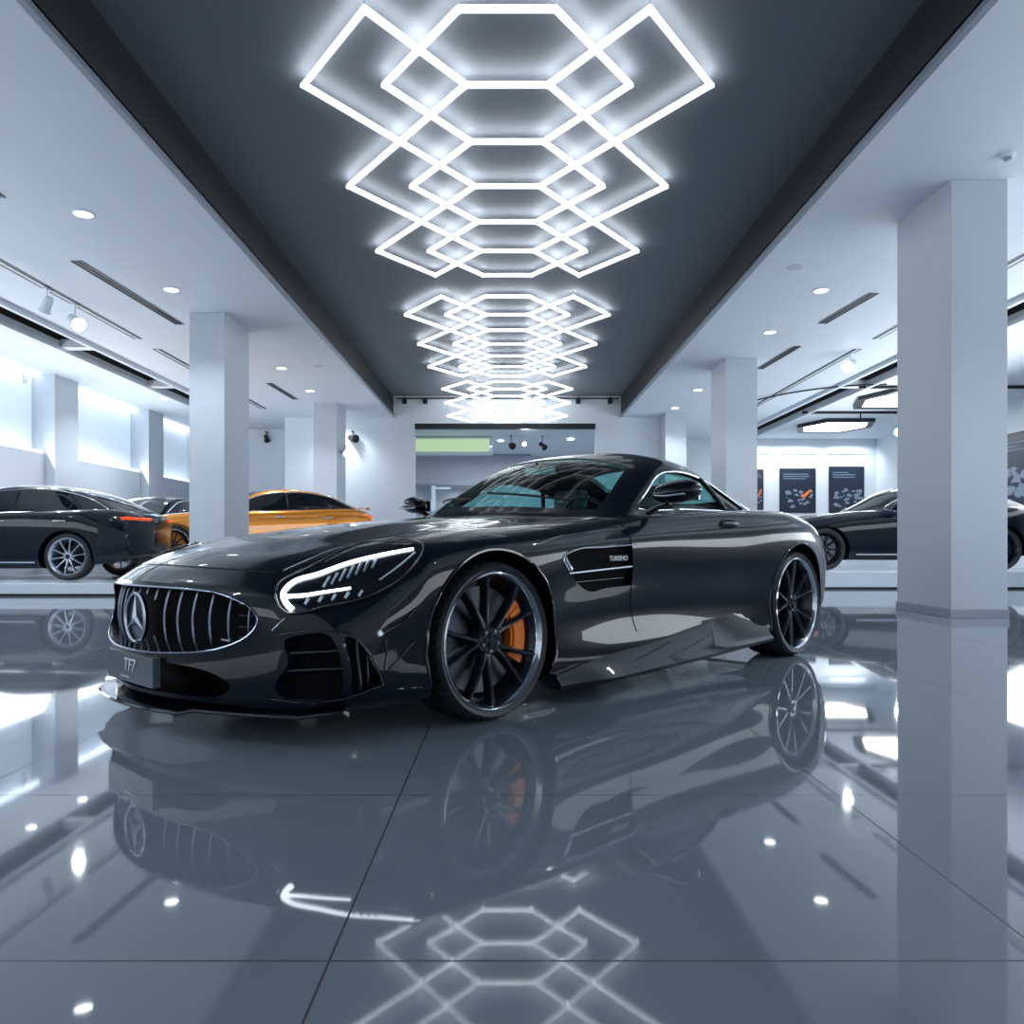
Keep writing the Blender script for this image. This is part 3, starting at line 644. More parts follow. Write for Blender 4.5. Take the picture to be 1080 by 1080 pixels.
# cabin tub
body = boolean(body, MB().box((-2.42, -.70, .38), (-1.12, .70, 1.2)).mesh())
# grille opening (front view), deep intakes
GP = sm_poly([(0, .537), (.30, .533), (.44, .520), (.555, .470), (.575, .425), (.545, .375), (.44, .325), (.25, .300), (0, .292), (-.25, .300), (-.44, .325), (-.545, .375), (-.575, .425), (-.555, .470), (-.44, .520), (-.30, .533)], 4)
GP = [(y * 1.12, z) for y, z in GP]
body = boolean(body, front_prism(GP, .70, 1.3))
CI = sm_poly([(0, .262), (.30, .262), (.46, .245), (.545, .200), (.50, .160), (.30, .150), (0, .150), (-.30, .150), (-.50, .160), (-.545, .200), (-.46, .245), (-.30, .262)], 3)
body = boolean(body, front_prism(CI, .60, 1.3))
def recess(poly, direc, depth):
    P = [hit(x, y) for x, y in poly]; P = [p for p in P if p[0] is not None]; n = len(P); d = Vector(direc).normalized()
    vs = [p - d * .06 for p, q in P] + [p + d * depth for p, q in P]; c = sum((p for p, q in P), Vector()) / n
    vs += [c - d * .07, c + d * depth]
    fs = [(i, (i + 1) % n, n + (i + 1) % n, n + i) for i in range(n)] + [(2 * n, (i + 1) % n, i) for i in range(n)] + [(2 * n + 1, n + i, n + (i + 1) % n) for i in range(n)]
    return MB().add(vs, fs).mesh('rc')
SI = recess(sm_poly([(300, 676), (322, 669), (345, 669), (354, 680), (360, 700), (362, 722), (356, 734), (325, 737), (296, 735), (290, 722), (304, 700)], 3), (-1, -.25, 0), .11)
SO = recess(sm_poly([(364, 672), (374, 674), (388, 691), (399, 712), (400, 722), (386, 729), (372, 733), (371, 710), (367, 688)], 3), (-.8, -.6, 0), .05)
SV = sm_poly([(594, 588), (604, 581), (640, 577), (672, 574), (672, 596), (672, 614), (640, 620), (622, 624), (610, 616), (600, 602)], 3)
SVm = recess(SV, (0, -1, 0), .04)
for t_ in (SI, SO, SVm): body = sym(t_, body)
smooth(body, 32)
b_ = link('body', body, M['paint'], HERO)
# dark liners: grille backing, wheel housings
def inner(name, me, m, ang=30): smooth(me, ang); return link(name, me, m, HERO)
gr = MB()
# --- panels: cut from the offset body so that they follow its surface with a visible shut line
def panel(name, cutter, m, off=0.003, base=None, mirror=False, thick=0.012, parent=None):
    src = offset_mesh(base or body0, off); me = boolean(src, cutter, 'INTERSECT')
    me = boolean(me, offset_mesh(base or body0, off - thick), 'DIFFERENCE')
    smooth(me, 30); o = link(name, me, m, parent or HERO); r = [o]
    if mirror:
        m2 = mirror_mesh(me); r.append(link(name, m2, m, parent or HERO))
    return r
hood_poly = [(.90 - (NB - .03) * y * y, y) for y in np.linspace(-.60, .60, 21)] + [(-.25, .72), (-.80, .745), (-.97, .70)] + [(-.64 - .66 * y * y, y) for y in np.linspace(.62, -.62, 15)] + [(-.97, -.70), (-.80, -.745), (-.25, -.72)]
hood, = panel('hood', top_prism(hood_poly, .5, 1.2), M['paint'])
door_poly = [(-.945, .80), (-.95, .60), (-.965, .40), (-.985, .275), (-1.30, .272), (-1.75, .300), (-1.93, .335), (-2.00, .42), (-2.05, .60), (-2.06, .74), (-2.03, .835), (-1.6, .835), (-1.2, .82)]
doors = panel('door', side_prism(door_poly, .70, 1.2), M['paint'], 0.003, None, True)

# --- greenhouse with carved windows
GHI = [(x - (.03 if i == 0 else 0) + (.03 if i == len(GH) - 1 else 0), b, [(max(0, y - .028 * min(1, y / .3)), z - .026 - (.02 if k < 3 else 0)) for k, (y, z) in enumerate(p)]) for i, (x, b, p) in enumerate(GH)]
gh = boolean(gh0, loft(GHI, 0.04, 5, (0.0, 0.0)), 'DIFFERENCE')
WS = [(-.74 - .64 * y * y, y) for y in np.linspace(-.655, .655, 21)] + [(-1.18, .625), (-1.36, .575)] + [(-1.385 - .25 * y * y, y) for y in np.linspace(.54, -.54, 11)] + [(-1.36, -.575), (-1.18, -.625)]
RW = [(-2.22, .0), (-2.25, .36), (-2.5, .40), (-2.95, .36), (-3.02, 0), (-2.95, -.36), (-2.5, -.40), (-2.25, -.36)]
SW = sm_poly([(-1.26, .878), (-1.40, .98), (-1.56, 1.075), (-1.72, 1.108), (-1.95, 1.105), (-2.18, 1.062), (-2.38, .99), (-2.50, .925), (-2.44, .902), (-2.0, .893), (-1.6, .886)], 3)
cuts = {'windshield': top_prism(WS, .80, 1.5), 'rear_window': top_prism(RW, .88, 1.5), 'side_window': side_prism(SW, .615, 1.0)}
for k, c in cuts.items():
    gh = boolean(gh, c)
    if k == 'side_window': gh = boolean(gh, mirror_mesh(c))
gh = boolean(gh, MB().box((-2.6, -.66, .70), (-1.05, .66, .872)).mesh())
smooth(gh, 32); link('roof', gh, M['paint'], HERO)
panel('windshield', cuts['windshield'], M['glass'], -0.006, gh0, False, 0.004)
panel('rear_window', cuts['rear_window'], M['glass'], -0.006, gh0, False, 0.004)
sws = panel('side_window', cuts['side_window'], M['glass'], -0.008, gh0, True, 0.004)
# window surround: a bright strip following the side glass edge, and the divider post
def gh_side(x, z, lift=0.0, s=1):
    h = GT.ray_cast(Vector((x, 1.5, z)), Vector((0, -1, 0))); p = h[0] + h[1] * lift; return Vector((p.x, p.y * s, p.z))
for s in (1, -1):
    MB().tube([gh_side(x, z, 0.001, s) for x, z in SW], 0.006, 6, True).build('window_trim', M['chrome'] if s else None, HERO, sm=60)
    MB().tube([gh_side(x, z, 0.0, s) for x, z in ((-2.06, 1.09), (-2.10, 1.04), (-2.14, .98), (-2.18, .90))], 0.016, 6).build('window_post', M['carbon'], HERO, sm=60)
# interior
def seat(y):
    st = MB()
    for (x0, x1, z0, z1, yw, lean) in ((-1.75, -1.25, .40, .52, .24, 0), (-1.98, -1.80, .48, .93, .22, .22), (-2.06, -1.97, .93, 1.06, .12, .1)):
        Mx = Matrix.Translation((0, y, 0)) @ Matrix(((1, 0, -lean, lean * z0), (0, 1, 0, 0), (0, 0, 1, 0), (0, 0, 0, 1)))
        st.box((x0, -yw, z0), (x1, yw, z1), Mx)
    return st.build('seat', M['leather'], HERO, sm=50, bevel=0.03)
seat(.34); seat(-.34)
MB().box((-1.20, -.66, .55), (-1.02, .66, .84)).box((-1.30, -.10, .42), (-1.15, .10, .74)).build('dashboard', M['leather'], HERO, bevel=0.03, sm=50)
sw = MB(); cw = Vector((-1.36, .34, .80))
sw.tube([cw + Vector((math.sin(.35) * math.cos(a) * .17, math.sin(a) * .17, math.cos(.35) * math.cos(a) * .17)) for a in np.linspace(0, 6.283, 29)[:-1]], .015, 8, True)
sw.tube([cw + Vector((0, -.16, 0)), cw + Vector((0, .16, 0))], .013, 6).tube([cw, cw + Vector((.18, 0, -.05))], .03, 8)
sw.build('steering_wheel', M['leather'], HERO, sm=50)
MB().box((-1.36, -.12, 1.10), (-1.33, .12, 1.16)).tube([(-1.33, 0, 1.14), (-1.30, 0, 1.175)], .01, 6).build('rear_view_mirror', M['carbon'], HERO, bevel=.008)
# --- wheels
wf = make_wheel(HERO, R1, .268, .25, 'pair', math.radians(-98)); place_wheel(wf, 0, .845, R1, 1, 0.25)
w3 = copy_tree(wf, HERO); place_wheel(w3, 0, -.845, R1, -1, 0.1)
wr = make_wheel(HERO, R2, .279, .28, 'pair', None); place_wheel(wr, -2.63, .845, R2, 1, .1)
w4 = copy_tree(wr, HERO); place_wheel(w4, -2.63, -.845, R2, -1, .3)
# arch lips (thin bright catching edge)
for x, z, r, a0, a1 in ((0, R1, R1 + .045, -1.95, 1.95), (-2.63, R2, R2 + .045, -1.95, 1.95)):
    for s in (1, -1):
        pts = []
        for a in np.linspace(a0, a1, 60):
            q = Vector((x + r * math.sin(a), 1.5, z + r * math.cos(a)))
            h = BT.ray_cast(q, Vector((0, -1, 0)))
            if h[0] is not None and h[0].z > .14 and h[0].y > .7: pts.append(Vector((h[0].x, h[0].y * s, h[0].z)))
        MB().tube(pts, 0.007, 6).build('wheel_arch_trim', M['carbon'], HERO, sm=60)

# --- grille: backing, convex vertical slats, surround, star badge
def nose_x(y, z, d=0.0):
    h = BT.ray_cast(Vector((1.6, y, z)), Vector((-1, 0, 0))); return (h[0].x if h[0] is not None else 1.0 - NB * y * y) - d
g = MB()
ys = np.linspace(-.655, .655, 25)
for a, b in zip(ys[:-1], ys[1:]):
    xa, xb = 1.0 - NB * a * a - .075, 1.0 - NB * b * b - .075
    g.add([(xa, a, .285), (xb, b, .285), (xb, b, .545), (xa, a, .545), (xa - .02, a, .285), (xb - .02, b, .285), (xb - .02, b, .545), (xa - .02, a, .545)], [(0, 1, 2, 3), (7, 6, 5, 4), (0, 4, 5, 1), (3, 2, 6, 7)])
grille = g.build('grille', M['void'], HERO)
def g_lim(y):
    zs = []
    for i in range(len(GP)):
        (y0, z0), (y1, z1) = GP[i], GP[(i + 1) % len(GP)]
        if (y0 - y) * (y1 - y) < 0: zs.append(z0 + (z1 - z0) * (y - y0) / (y1 - y0))
    return (min(zs), max(zs)) if len(zs) >= 2 else None
for k in range(8):
    for s in (1, -1):
        y = s * (.035 + .078 * k); lm = g_lim(y)
        if lm is None: continue
        z0, z1 = lm[0] - .004, lm[1] + .004
        if z1 - z0 < .06: continue
        vs = []; fs = []; n_ = 10
        segs = [(z0, z1)] if k > 1 else ([(z0, .33), (.505, z1)] if k == 0 else [(z0, .348), (.485, z1)])
        for za, zb in segs:
            sl = MB()
            vs = []
            for i in range(n_ + 1):
                z = za + (zb - za) * i / n_; t = (z - .41) / .125
                x = 1.0 - NB * y * y - .008 - .026 * t * t
                for dx, dy in ((0, -.002), (.002, 0), (0, .002), (-.006, .002), (-.006, -.002)): vs.append((x + dx, y + dy, z))
            fs = [(0, 1, 2, 3, 4), tuple(n_ * 5 + j for j in (4, 3, 2, 1, 0))]
            for i in range(n_):
                for j in range(5): fs.append((i*5 + j, i*5 + (j+1) % 5, i*5 + 5 + (j+1) % 5, i*5 + 5 + j))
            sl.add(vs, fs)
            sl.build('slat', M['slat'], grille, sm=50)
MB().tube([(nose_x(y, z) + .001, y, z) for y, z in GP], 0.004, 6, True).build('grille_surround', M['slat'], grille, sm=60)
star = MB(); SCt = Vector((1.005, 0, .412)); RS = .093
star.lathe([(RS - .006, 0), (RS, .006), (RS + .007, 0), (RS, -.014)], 48, 'x', SCt, closed=True)
for k in range(3):
    a = math.pi / 2 + k * 2.0944; t = Vector((0, math.cos(a), math.sin(a))); n_ = Vector((0, -math.sin(a), math.cos(a)))
    star.add([SCt + t * RS, SCt + n_ * .014 - t * .008, SCt - n_ * .014 - t * .008, SCt + Vector((.012, 0, 0)), SCt + n_ * .014 - Vector((.008, 0, 0)), SCt - n_ * .014 - Vector((.008, 0, 0))],
             [(0, 3, 1), (0, 2, 3), (0, 1, 4), (0, 5, 2), (0, 4, 5), (1, 3, 2), (1, 2, 5, 4)])
em = star.build('star_emblem', M['chrome'], grille)
MB().lathe([(0, -.012), (RS - .004, -.012), (RS - .004, -.02), (0, -.02)], 40, 'x', SCt).build('emblem_plate', M['plate'], grille, merge=1e-5)
cross = MB()
for z in (.36, .40, .44, .48): 
    for s in (1, -1): 
        pts = [(1.0 - NB * y * y - .055, y * s, z) for y in np.linspace(.50, .60, 6)]; cross.tube(pts, .0035, 5)
cross.build('grille_mesh', M['plate'], grille)
# horizontal small square outline seen on the grille (sensor bracket)
yb = .50
MB().box((.86, yb - .04, .352), (.885, yb + .03, .358)).build('sensor_bracket', M['satin'], grille)

# --- lower fascia: intakes backing, fins, plate
def txt(s, size, m, parent, Mx, name='lettering', ex=.0015, shear=0.0):
    c = bpy.data.curves.new('t', 'FONT'); c.body = s; c.size = size; c.extrude = ex; c.align_x = 'CENTER'; c.align_y = 'CENTER'; c.shear = shear; c.offset = 0
    o = bpy.data.objects.new('t', c); COL.objects.link(o); bpy.context.view_layer.update()
    me = bpy.data.meshes.new_from_object(o.evaluated_get(bpy.context.evaluated_depsgraph_get())); bpy.data.objects.remove(o)
    me.transform(Mx); return link(name, me, m, parent)
ib = MB()
for a, b in zip(ys[:-1], ys[1:]):
    xa, xb = 1.0 - NB * a * a - .16, 1.0 - NB * b * b - .16
    ib.add([(xa, a, .14), (xb, b, .14), (xb, b, .27), (xa, a, .27), (xa - .02, a, .14), (xb - .02, b, .14), (xb - .02, b, .27), (xa - .02, a, .27)], [(0, 1, 2, 3), (7, 6, 5, 4), (0, 4, 5, 1), (3, 2, 6, 7)])
ib.build('lower_intake', M['void'], HERO)
PLX, PLY = 1.034, .02
pl = MB().box((PLX - .030, -.215 + PLY, .168), (PLX, .215 + PLY, .278)).build('license_plate', M['plate'], HERO, bevel=.003)
RM = Matrix(((0, 0, 1, PLX + .001), (1, 0, 0, PLY), (0, 1, 0, .232), (0, 0, 0, 1)))
txt('TF7', .070, M['ink'], pl, RM, shear=.2); RM2 = RM.copy(); RM2[2][3] = .186; RM2[1][3] = PLY - .04; txt('AUTOMOBILE', .013, M['ink'], pl, RM2)
# fins inside the side intakes, follow surface between two pixels on the front corner
def fin(a, b, off, r, name='intake_fin', m='carbon', n=8, flat=None):
    pts = []
    for t in np.linspace(0, 1, n):
        p = on_body(a[0] + (b[0] - a[0]) * t, a[1] + (b[1] - a[1]) * t, off)
        if p is not None: pts.append(p)
    for s in (1, -1): MB().tube([Vector((p.x, p.y * s, p.z)) for p in pts], r, 8, flat=flat).build(name, M[m], HERO, sm=50)
def plate(poly, direc, depth, name, m):
    P = [hit(x, y)[0] for x, y in poly]; P = [p for p in P if p is not None]; d = Vector(direc).normalized(); c = sum(P, Vector()) / len(P)
    for s in (1, -1):
        vs = [(q.x, q.y * s, q.z) for q in [p + d * depth for p in P] + [c + d * depth] + [p + d * (depth + .006) for p in P] + [c + d * (depth + .006)]]; n = len(P)
        fs = [(i, (i + 1) % n, n) for i in range(n)] + [(n + 1 + (i + 1) % n, n + 1 + i, 2 * n + 1) for i in range(n)] + [(i, n + 1 + i, n + 1 + (i + 1) % n, (i + 1) % n) for i in range(n)]
        MB().add(vs, fs).build(name, M[m], HERO)
SIP = sm_poly([(300, 676), (322, 669), (345, 669), (354, 680), (360, 700), (362, 722), (356, 734), (325, 737), (296, 735), (290, 722), (304, 700)], 3)
plate(SIP, (-1, -.25, 0), .045, 'intake_mesh', 'void')
SOP = sm_poly([(364, 672), (374, 674), (388, 691), (399, 712), (400, 722), (386, 729), (372, 733), (371, 710), (367, 688)], 3)
plate(SOP, (-.8, -.6, 0), .03, 'intake_mesh', 'void')
plate(SV, (0, -1, 0), .03, 'vent_mesh', 'void')
fin((302, 690), (362, 687), -.02, .006); fin((296, 709), (364, 706), -.02, .006)
fin((377, 676), (381, 727), -.01, .007, 'intake_strake'); fin((389, 692), (390, 724), -.02, .005, 'intake_strake')
def edge_line(pxs, r, name, m='satin', lift=0.001, mirror=True, sub=5, parent=None, tree=None):
    P = np.array(pxs, float); T = np.concatenate([[0], np.cumsum(np.linalg.norm(np.diff(P, axis=0), axis=1))])
    Q = hermite(P, T, sub); pts = [on_body(x, y, lift, tree) for x, y in Q]; pts = [p for p in pts if p is not None]
    out = []
    for s in ((1, -1) if mirror else (1,)):
        out.append(MB().tube([Vector((p.x, p.y * s, p.z)) for p in pts], r, 6).build(name, M[m], parent or HERO, sm=60))
    return out
edge_line([(288, 671), (310, 667), (345, 666), (368, 668), (386, 684), (400, 710), (404, 722)], .0035, 'bumper_edge', 'carbon', .002)
edge_line([(286, 737), (320, 741), (362, 737), (404, 722)], .0035, 'bumper_edge', 'carbon', .002)
# canards and sensor by the wheel arch
edge_line([(404, 667), (424, 656), (438, 642)], .005, 'bumper_crease', 'carbon', .002)
edge_line([(407, 674), (408, 690), (406, 706)], .004, 'bumper_crease', 'carbon', .002)
edge_line([(410, 706), (425, 690), (437, 676)], .004, 'bumper_crease', 'carbon', .001)
h_, n_ = hit(401, 668)
for s in (1, -1):
    q = Vector((n_.x, n_.y * s, n_.z)).to_track_quat('Z', 'Y').to_matrix().to_4x4(); q.translation = Vector((h_.x, h_.y * s, h_.z))
    b = MB().lathe([(0, .004), (.008, .004), (.010, .001), (.013, .003), (.013, -.004), (0, -.004)], 16); b.v = [tuple(q @ Vector(v)) for v in b.v]; b.build('parking_sensor', M['satin'], HERO, sm=50, merge=1e-5)
# --- splitter: flat blade following the nose, turned-up outer ends
spx = []
sp = MB(); YS = np.linspace(-.93, .93, 45); vs = []
for y in YS:
    a = abs(y); xo = 1.0 - (NB - .02) * y * y + .045 + (.02 if a < .42 else 0); zb = .100 + (.025 * max(0, (a - .80) / .13)) - (.012 if .42 > a else 0)
    ln = .30 - .28 * max(0, (a - .70) / .23)
    vs += [(xo, y, zb), (xo + .004, y, zb + .006), (xo - .002, y, zb + .012), (xo - ln, y, .128), (xo - ln, y, .112)]
fs = [(0, 1, 2, 3, 4), tuple((len(YS) - 1) * 5 + j for j in (4, 3, 2, 1, 0))]
for i in range(len(YS) - 1):
    for j in range(5): fs.append((i*5 + j, i*5 + (j+1) % 5, i*5 + 5 + (j+1) % 5, i*5 + 5 + j))
sp.add(vs, fs).build('front_splitter', M['carbon'], HERO, sm=30)
# --- side skirts: outward flared blades
for s in (1, -1):
    k = MB(); XS = np.linspace(-.385, -2.24, 24); vs = []
    for x in XS:
        t = (x + .42) / -1.8; q_ = max(0, (t - .55) / .45); q_ = q_ * q_ * (3 - 2 * q_); f_ = min(1, max(0, (-.385 - x) / .35)); f_ = f_ * f_ * (3 - 2 * f_)
        zt = .19 + .11 * t + .06 * q_; zb = .075 + .055 * t; fl = .955 + .065 * f_ * (1 - .35 * q_)
        vs += [(x, s * .90, zb), (x, s * (fl + .015), zb), (x, s * (fl + .022), zb + .018), (x, s * (fl - .008), zb + .05), (x, s * (.935 + .012 * t), zt), (x, s * .90, zt + .02)]
    fs = [tuple(range(6)), tuple((len(XS) - 1) * 6 + j for j in range(5, -1, -1))]
    for i in range(len(XS) - 1):
        for j in range(6): fs.append((i*6 + j, i*6 + (j+1) % 6, i*6 + 6 + (j+1) % 6, i*6 + 6 + j))
    sk = k.add(vs, fs).build('side_skirt', M['paint'], HERO, sm=35)
    e1 = MB(); e1.tube([(x, s * (.99 + .015), (.078 + .055 * (x + .42) / -1.8)) for x in np.linspace(-.6, -2.1, 12)], .004, 6).build('skirt_edge', M['satin'], sk)
# --- side vent details (backing colour comes from the recess): fins, bright inner rim and lettering
edge_line([(671, 574), (640, 577), (604, 581), (594, 588), (600, 602)], .004, 'side_vent_rim', 'satin', .001, True, 3)
fin((601, 605), (671, 597), -.004, .006, 'side_vent_fin', 'satin')
fin((611, 615), (660, 610), -.018, .004, 'side_vent_fin', 'carbon')
for i, t in enumerate((0, 1)):
    pass
P1, N1 = hit(652, 589)
if P1 is not None:
    Mx = Matrix(((-1, 0, 0, P1.x), (0, 0, 1, P1.y + .002), (0, 1, 0, P1.z), (0, 0, 0, 1)))
    txt('TURISMO', .034, M['ink'], HERO, Mx, 'side_lettering', .002)
# chrome shell at the front of the vent
edge_line([(597, 588), (600, 594), (604, 601)], .010, 'side_vent_cheek', 'satin', -.008)
# --- crease lines on fender and door
edge_line([(566, 574), (590, 566), (630, 560), (672, 556)], .0035, 'fender_crease', 'carbon', .0)
# fuel of colour: small orange marker lamp on the cowl side
h_, n_ = hit(614, 556)
# --- door handle
for s, d in zip((1, -1), doors):
    P1, N1 = hit(768, 552); 
    if P1 is None: P1 = Vector((-1.8, .93, .80))
    c = Vector((P1.x, P1.y + .004, P1.z - .005))
    rec = MB()
    b = MB().lathe([(0, 0), (.95, 0), (1.0, .006), (1.08, .003), (1.1, -.004)], 28, 'y'); b.v = [(c.x + v[0] * .085, s * (c.y + v[1] - .002), c.z + v[2] * .028) for v in b.v]
    b.build('handle_recess', M['carbon'], d, sm=50, merge=1e-5)
    MB().tube([(c.x + .085, s * (c.y + .004), c.z), (c.x + .05, s * (c.y + .024), c.z + .003), (c.x - .05, s * (c.y + .024), c.z + .003), (c.x - .085, s * (c.y + .004), c.z)], .011, 8).build('door_handle', M['carbon'], d, sm=60)
# --- mirrors
for s in (1, -1):
    mi = MB(); c = Vector((-1.22, 1.015, .950)); ns, nr = 20, 14; vs = []
    for i in range(nr + 1):
        v = i / nr * math.pi
        for j in range(ns):
            u = 2 * math.pi * j / ns; yy = math.cos(v); rr_ = math.sin(v) ** .72
            x = rr_ * math.cos(u); z = rr_ * math.sin(u)
            vs.append((c.x + x * (.085 if x > 0 else .045) - yy * .02, s * (c.y + yy * .118), c.z + z * (.062 if z > 0 else .052) + .010 * yy))
    fs = [(i*ns + j, i*ns + (j+1) % ns, (i+1)*ns + (j+1) % ns, (i+1)*ns + j) for i in range(nr) for j in range(ns)]
    m_ = mi.add(vs, fs).build('side_mirror', M['paint'], HERO, sm=60, merge=1e-4)
    MB().tube([(-1.22, s * .84, .855), (-1.23, s * .90, .885), (-1.23, s * .97, .905)], [.035, .026, .030], 10, flat=.5).build('mirror_stalk', M['carbon'], m_, sm=60)
    MB().box((-1.272, s * 1.015 - .095, .912), (-1.262, s * 1.015 + .095, .985)).build('mirror_glass', M['chrome'], m_, bevel=.004)
    MB().tube([(-1.145, s * .93, .935), (-1.132, s * 1.0, .930), (-1.15, s * 1.10, .938)], .006, 6).build('mirror_trim', M['satin'], m_, sm=60)
# --- headlights
HL = sm_poly([(292, 627), (296, 616), (321, 603), (348, 589), (375, 577), (410, 573.5), (444, 575.5), (445.5, 581), (435, 599), (413, 617), (383, 632), (342, 641.5), (306, 647), (295, 638)], 3)
hlc = frustum(HL, 2.0, 4.0)
for i, o in enumerate(panel('headlight', hlc, M['carbon'], .002, None, True, .02)):
    s = 1 if i == 0 else -1
    def hl_tube(pts, r, name, m, lift=.006, sub=4, flat=None):
        P = np.array(pts, float); T = np.concatenate([[0], np.cumsum(np.linalg.norm(np.diff(P, axis=0), axis=1))])
        Q = [on_body(x, y, lift) for x, y in hermite(P, T, sub)]; Q = [Vector((p.x, p.y * s, p.z)) for p in Q if p is not None]
        rr = r if not isinstance(r, tuple) else [r[0] + (r[1] - r[0]) * k / (len(Q) - 1) for k in range(len(Q))]
        MB().tube(Q, rr, 8, flat=flat).build(name, M[m], o, sm=60)
    hl_tube([(309, 643), (302, 636), (299, 627), (305, 618.5), (337.8, 606), (365, 596), (386.7, 590), (419, 583), (436, 580)], (.0105, .005), 'daytime_running_light', 'drl')
    hl_tube([(303, 630), (320, 629), (338, 626), (370, 621)], (.007, .004), 'daytime_running_light', 'drl')
    for k in range(7):
        x = 344 + k * 8.5; y = 618 - k * 3.4
        hl_tube([(x - 3, y + 2), (x + 4, y - 9 - k * .6)], .0045, 'lens_fin', 'satin', .004, 3)
    for k in range(5):
        x = 322 + k * 14; y = 637 - k * 2.2
        hl_tube([(x, y + 1), (x + 4, y - 5)], .005, 'reflector', 'satin', .004, 3)
    hl_tube([(400, 612), (420, 598), (438, 583)], .003, 'reflector', 'satin', .004, 3)
    me = boolean(boolean(offset_mesh(body0, .020), hlc, 'INTERSECT'), offset_mesh(body0, .0175), 'DIFFERENCE')
    if s < 0: me = mirror_mesh(me)
    smooth(me, 30); link('headlight_lens', me, M['clear'], o)
    pts = [on_body(x, y, .012) for x, y in HL]; MB().tube([Vector((p.x, p.y * s, p.z)) for p in pts if p is not None], .004, 6, True).build('headlight_trim', M['carbon'], o, sm=60)
edge_line([(287, 665), (295, 657), (301, 652)], .003, 'bumper_light_streak', 'satin', .0)  # streak of light on the bumper, laid on as a silver tube
# glint along the hood edge seam, put in as a silver tube
edge_line([(299, 602), (322, 592), (352, 580), (374, 576)], .0025, 'hood_seam_glint', 'satin', .003)
# wipers
for ya, yb_ in ((.56, .04), (-.02, -.54)):
    pts = []
    for t in np.linspace(0, 1, 8):
        y = ya + (yb_ - ya) * t; h = GT.ray_cast(Vector((-.80 - .64 * y * y - .06 * t, y, 2)), Vector((0, 0, -1)))
        if h[0] is not None: pts.append(h[0] + Vector((0, 0, .012)))
    MB().tube(pts, .006, 6).build('wiper', M['matte'], HERO, sm=60)
# tail: light strips, lip spoiler, lower valance, number recess, exhausts
for s in (1, -1):
    pts = []
    for y in np.linspace(.34, .80, 10):
        h = BT.ray_cast(Vector((-4.5, y, .715 - .02 * y)), Vector((1, 0, 0)))
        if h[0] is not None: pts.append(Vector((h[0].x - .002, h[0].y * s, h[0].z)))
    MB().tube(pts, .018, 8).build('taillight', M['redl'], HERO, sm=60)
    MB().lathe([(.035, 0), (.040, .005), (.040, -.10), (.033, -.10)], 24, 'x', (-3.56, s * .42, .30), closed=True).build('exhaust_pipe', M['satin'], HERO, sm=50)
MB().tube([(-3.52 + .16 * y * y, y, .862 - .05 * abs(y)) for y in np.linspace(-.66, .66, 16)], .016, 8, flat=.6).build('tail_lip', M['carbon'], HERO, sm=60)
MB().box((-3.60, -.60, .22), (-3.20, .60, .30)).build('rear_diffuser', M['matte'], HERO, bevel=.02)
for s in (1, -1): MB().box((-.95, s * .60 - .02, .12), (-.1, s * .60 + .02, .6)).build('underbody_panel', M['matte'], HERO)

# ------------------------------------------------------------------ background cars
def section(w, zb, zm, zs, zt, crown=None):
    c = zt if crown is None else crown
    return [(0, zb), (w * .55, zb), (w - .07, zb), (w - .012, zb + .07), (w, zm), (w - .015, zs - .10), (w - .06, zs - .02), (w - .17, (zs + c) / 2 + .01), (w * .45, c + (zt - c) * .7 - .004), (0, zt)]
SEDAN = [(.88, .42, section(.80, .22, .38, .56, .62)), (.80, .36, section(.84, .18, .42, .64, .70)), (.62, .22, section(.89, .17, .46, .72, .78)), (.30, .05, section(.925, .17, .50, .80, .86)),
         (-.2, .0, section(.935, .18, .52, .87, .93)), (-.7, .0, section(.925, .18, .54, .91, .985)), (-1.3, .0, section(.92, .18, .55, .95, 1.0)), (-2.0, .0, section(.93, .18, .56, .98, 1.01)),
         (-2.85, .0, section(.945, .20, .58, 1.01, 1.04)), (-3.25, -.06, section(.925, .24, .60, 1.0, 1.06)), (-3.60, -.16, section(.87, .28, .62, .95, 1.03)), (-3.80, -.24, section(.80, .34, .62, .86, .96))]
def ghs(wb, zb, wt, zt): return [(0, zb - .12), (wb * .7, zb - .12), (wb, zb - .10), (wb - .01, zb), (wb - (wb - wt) * .5, zb + (zt - zb) * .52), (wt, zt - .045), (wt * .6, zt - .012), (0, zt)]
SEDAN_G = [(-.62, .45, ghs(.80, .93, .72, .96)), (-.95, .42, ghs(.82, .95, .68, 1.13)), (-1.30, .30, ghs(.83, .96, .62, 1.31)), (-1.70, .12, ghs(.83, .97, .60, 1.40)), (-2.2, .0, ghs(.83, .98, .59, 1.42)),
           (-2.7, .0, ghs(.82, .99, .57, 1.37)), (-3.1, -.1, ghs(.78, 1.0, .54, 1.26)), (-3.45, -.15, ghs(.70, 1.0, .52, 1.12)), (-3.66, -.2, ghs(.62, .98, .50, 1.03))]
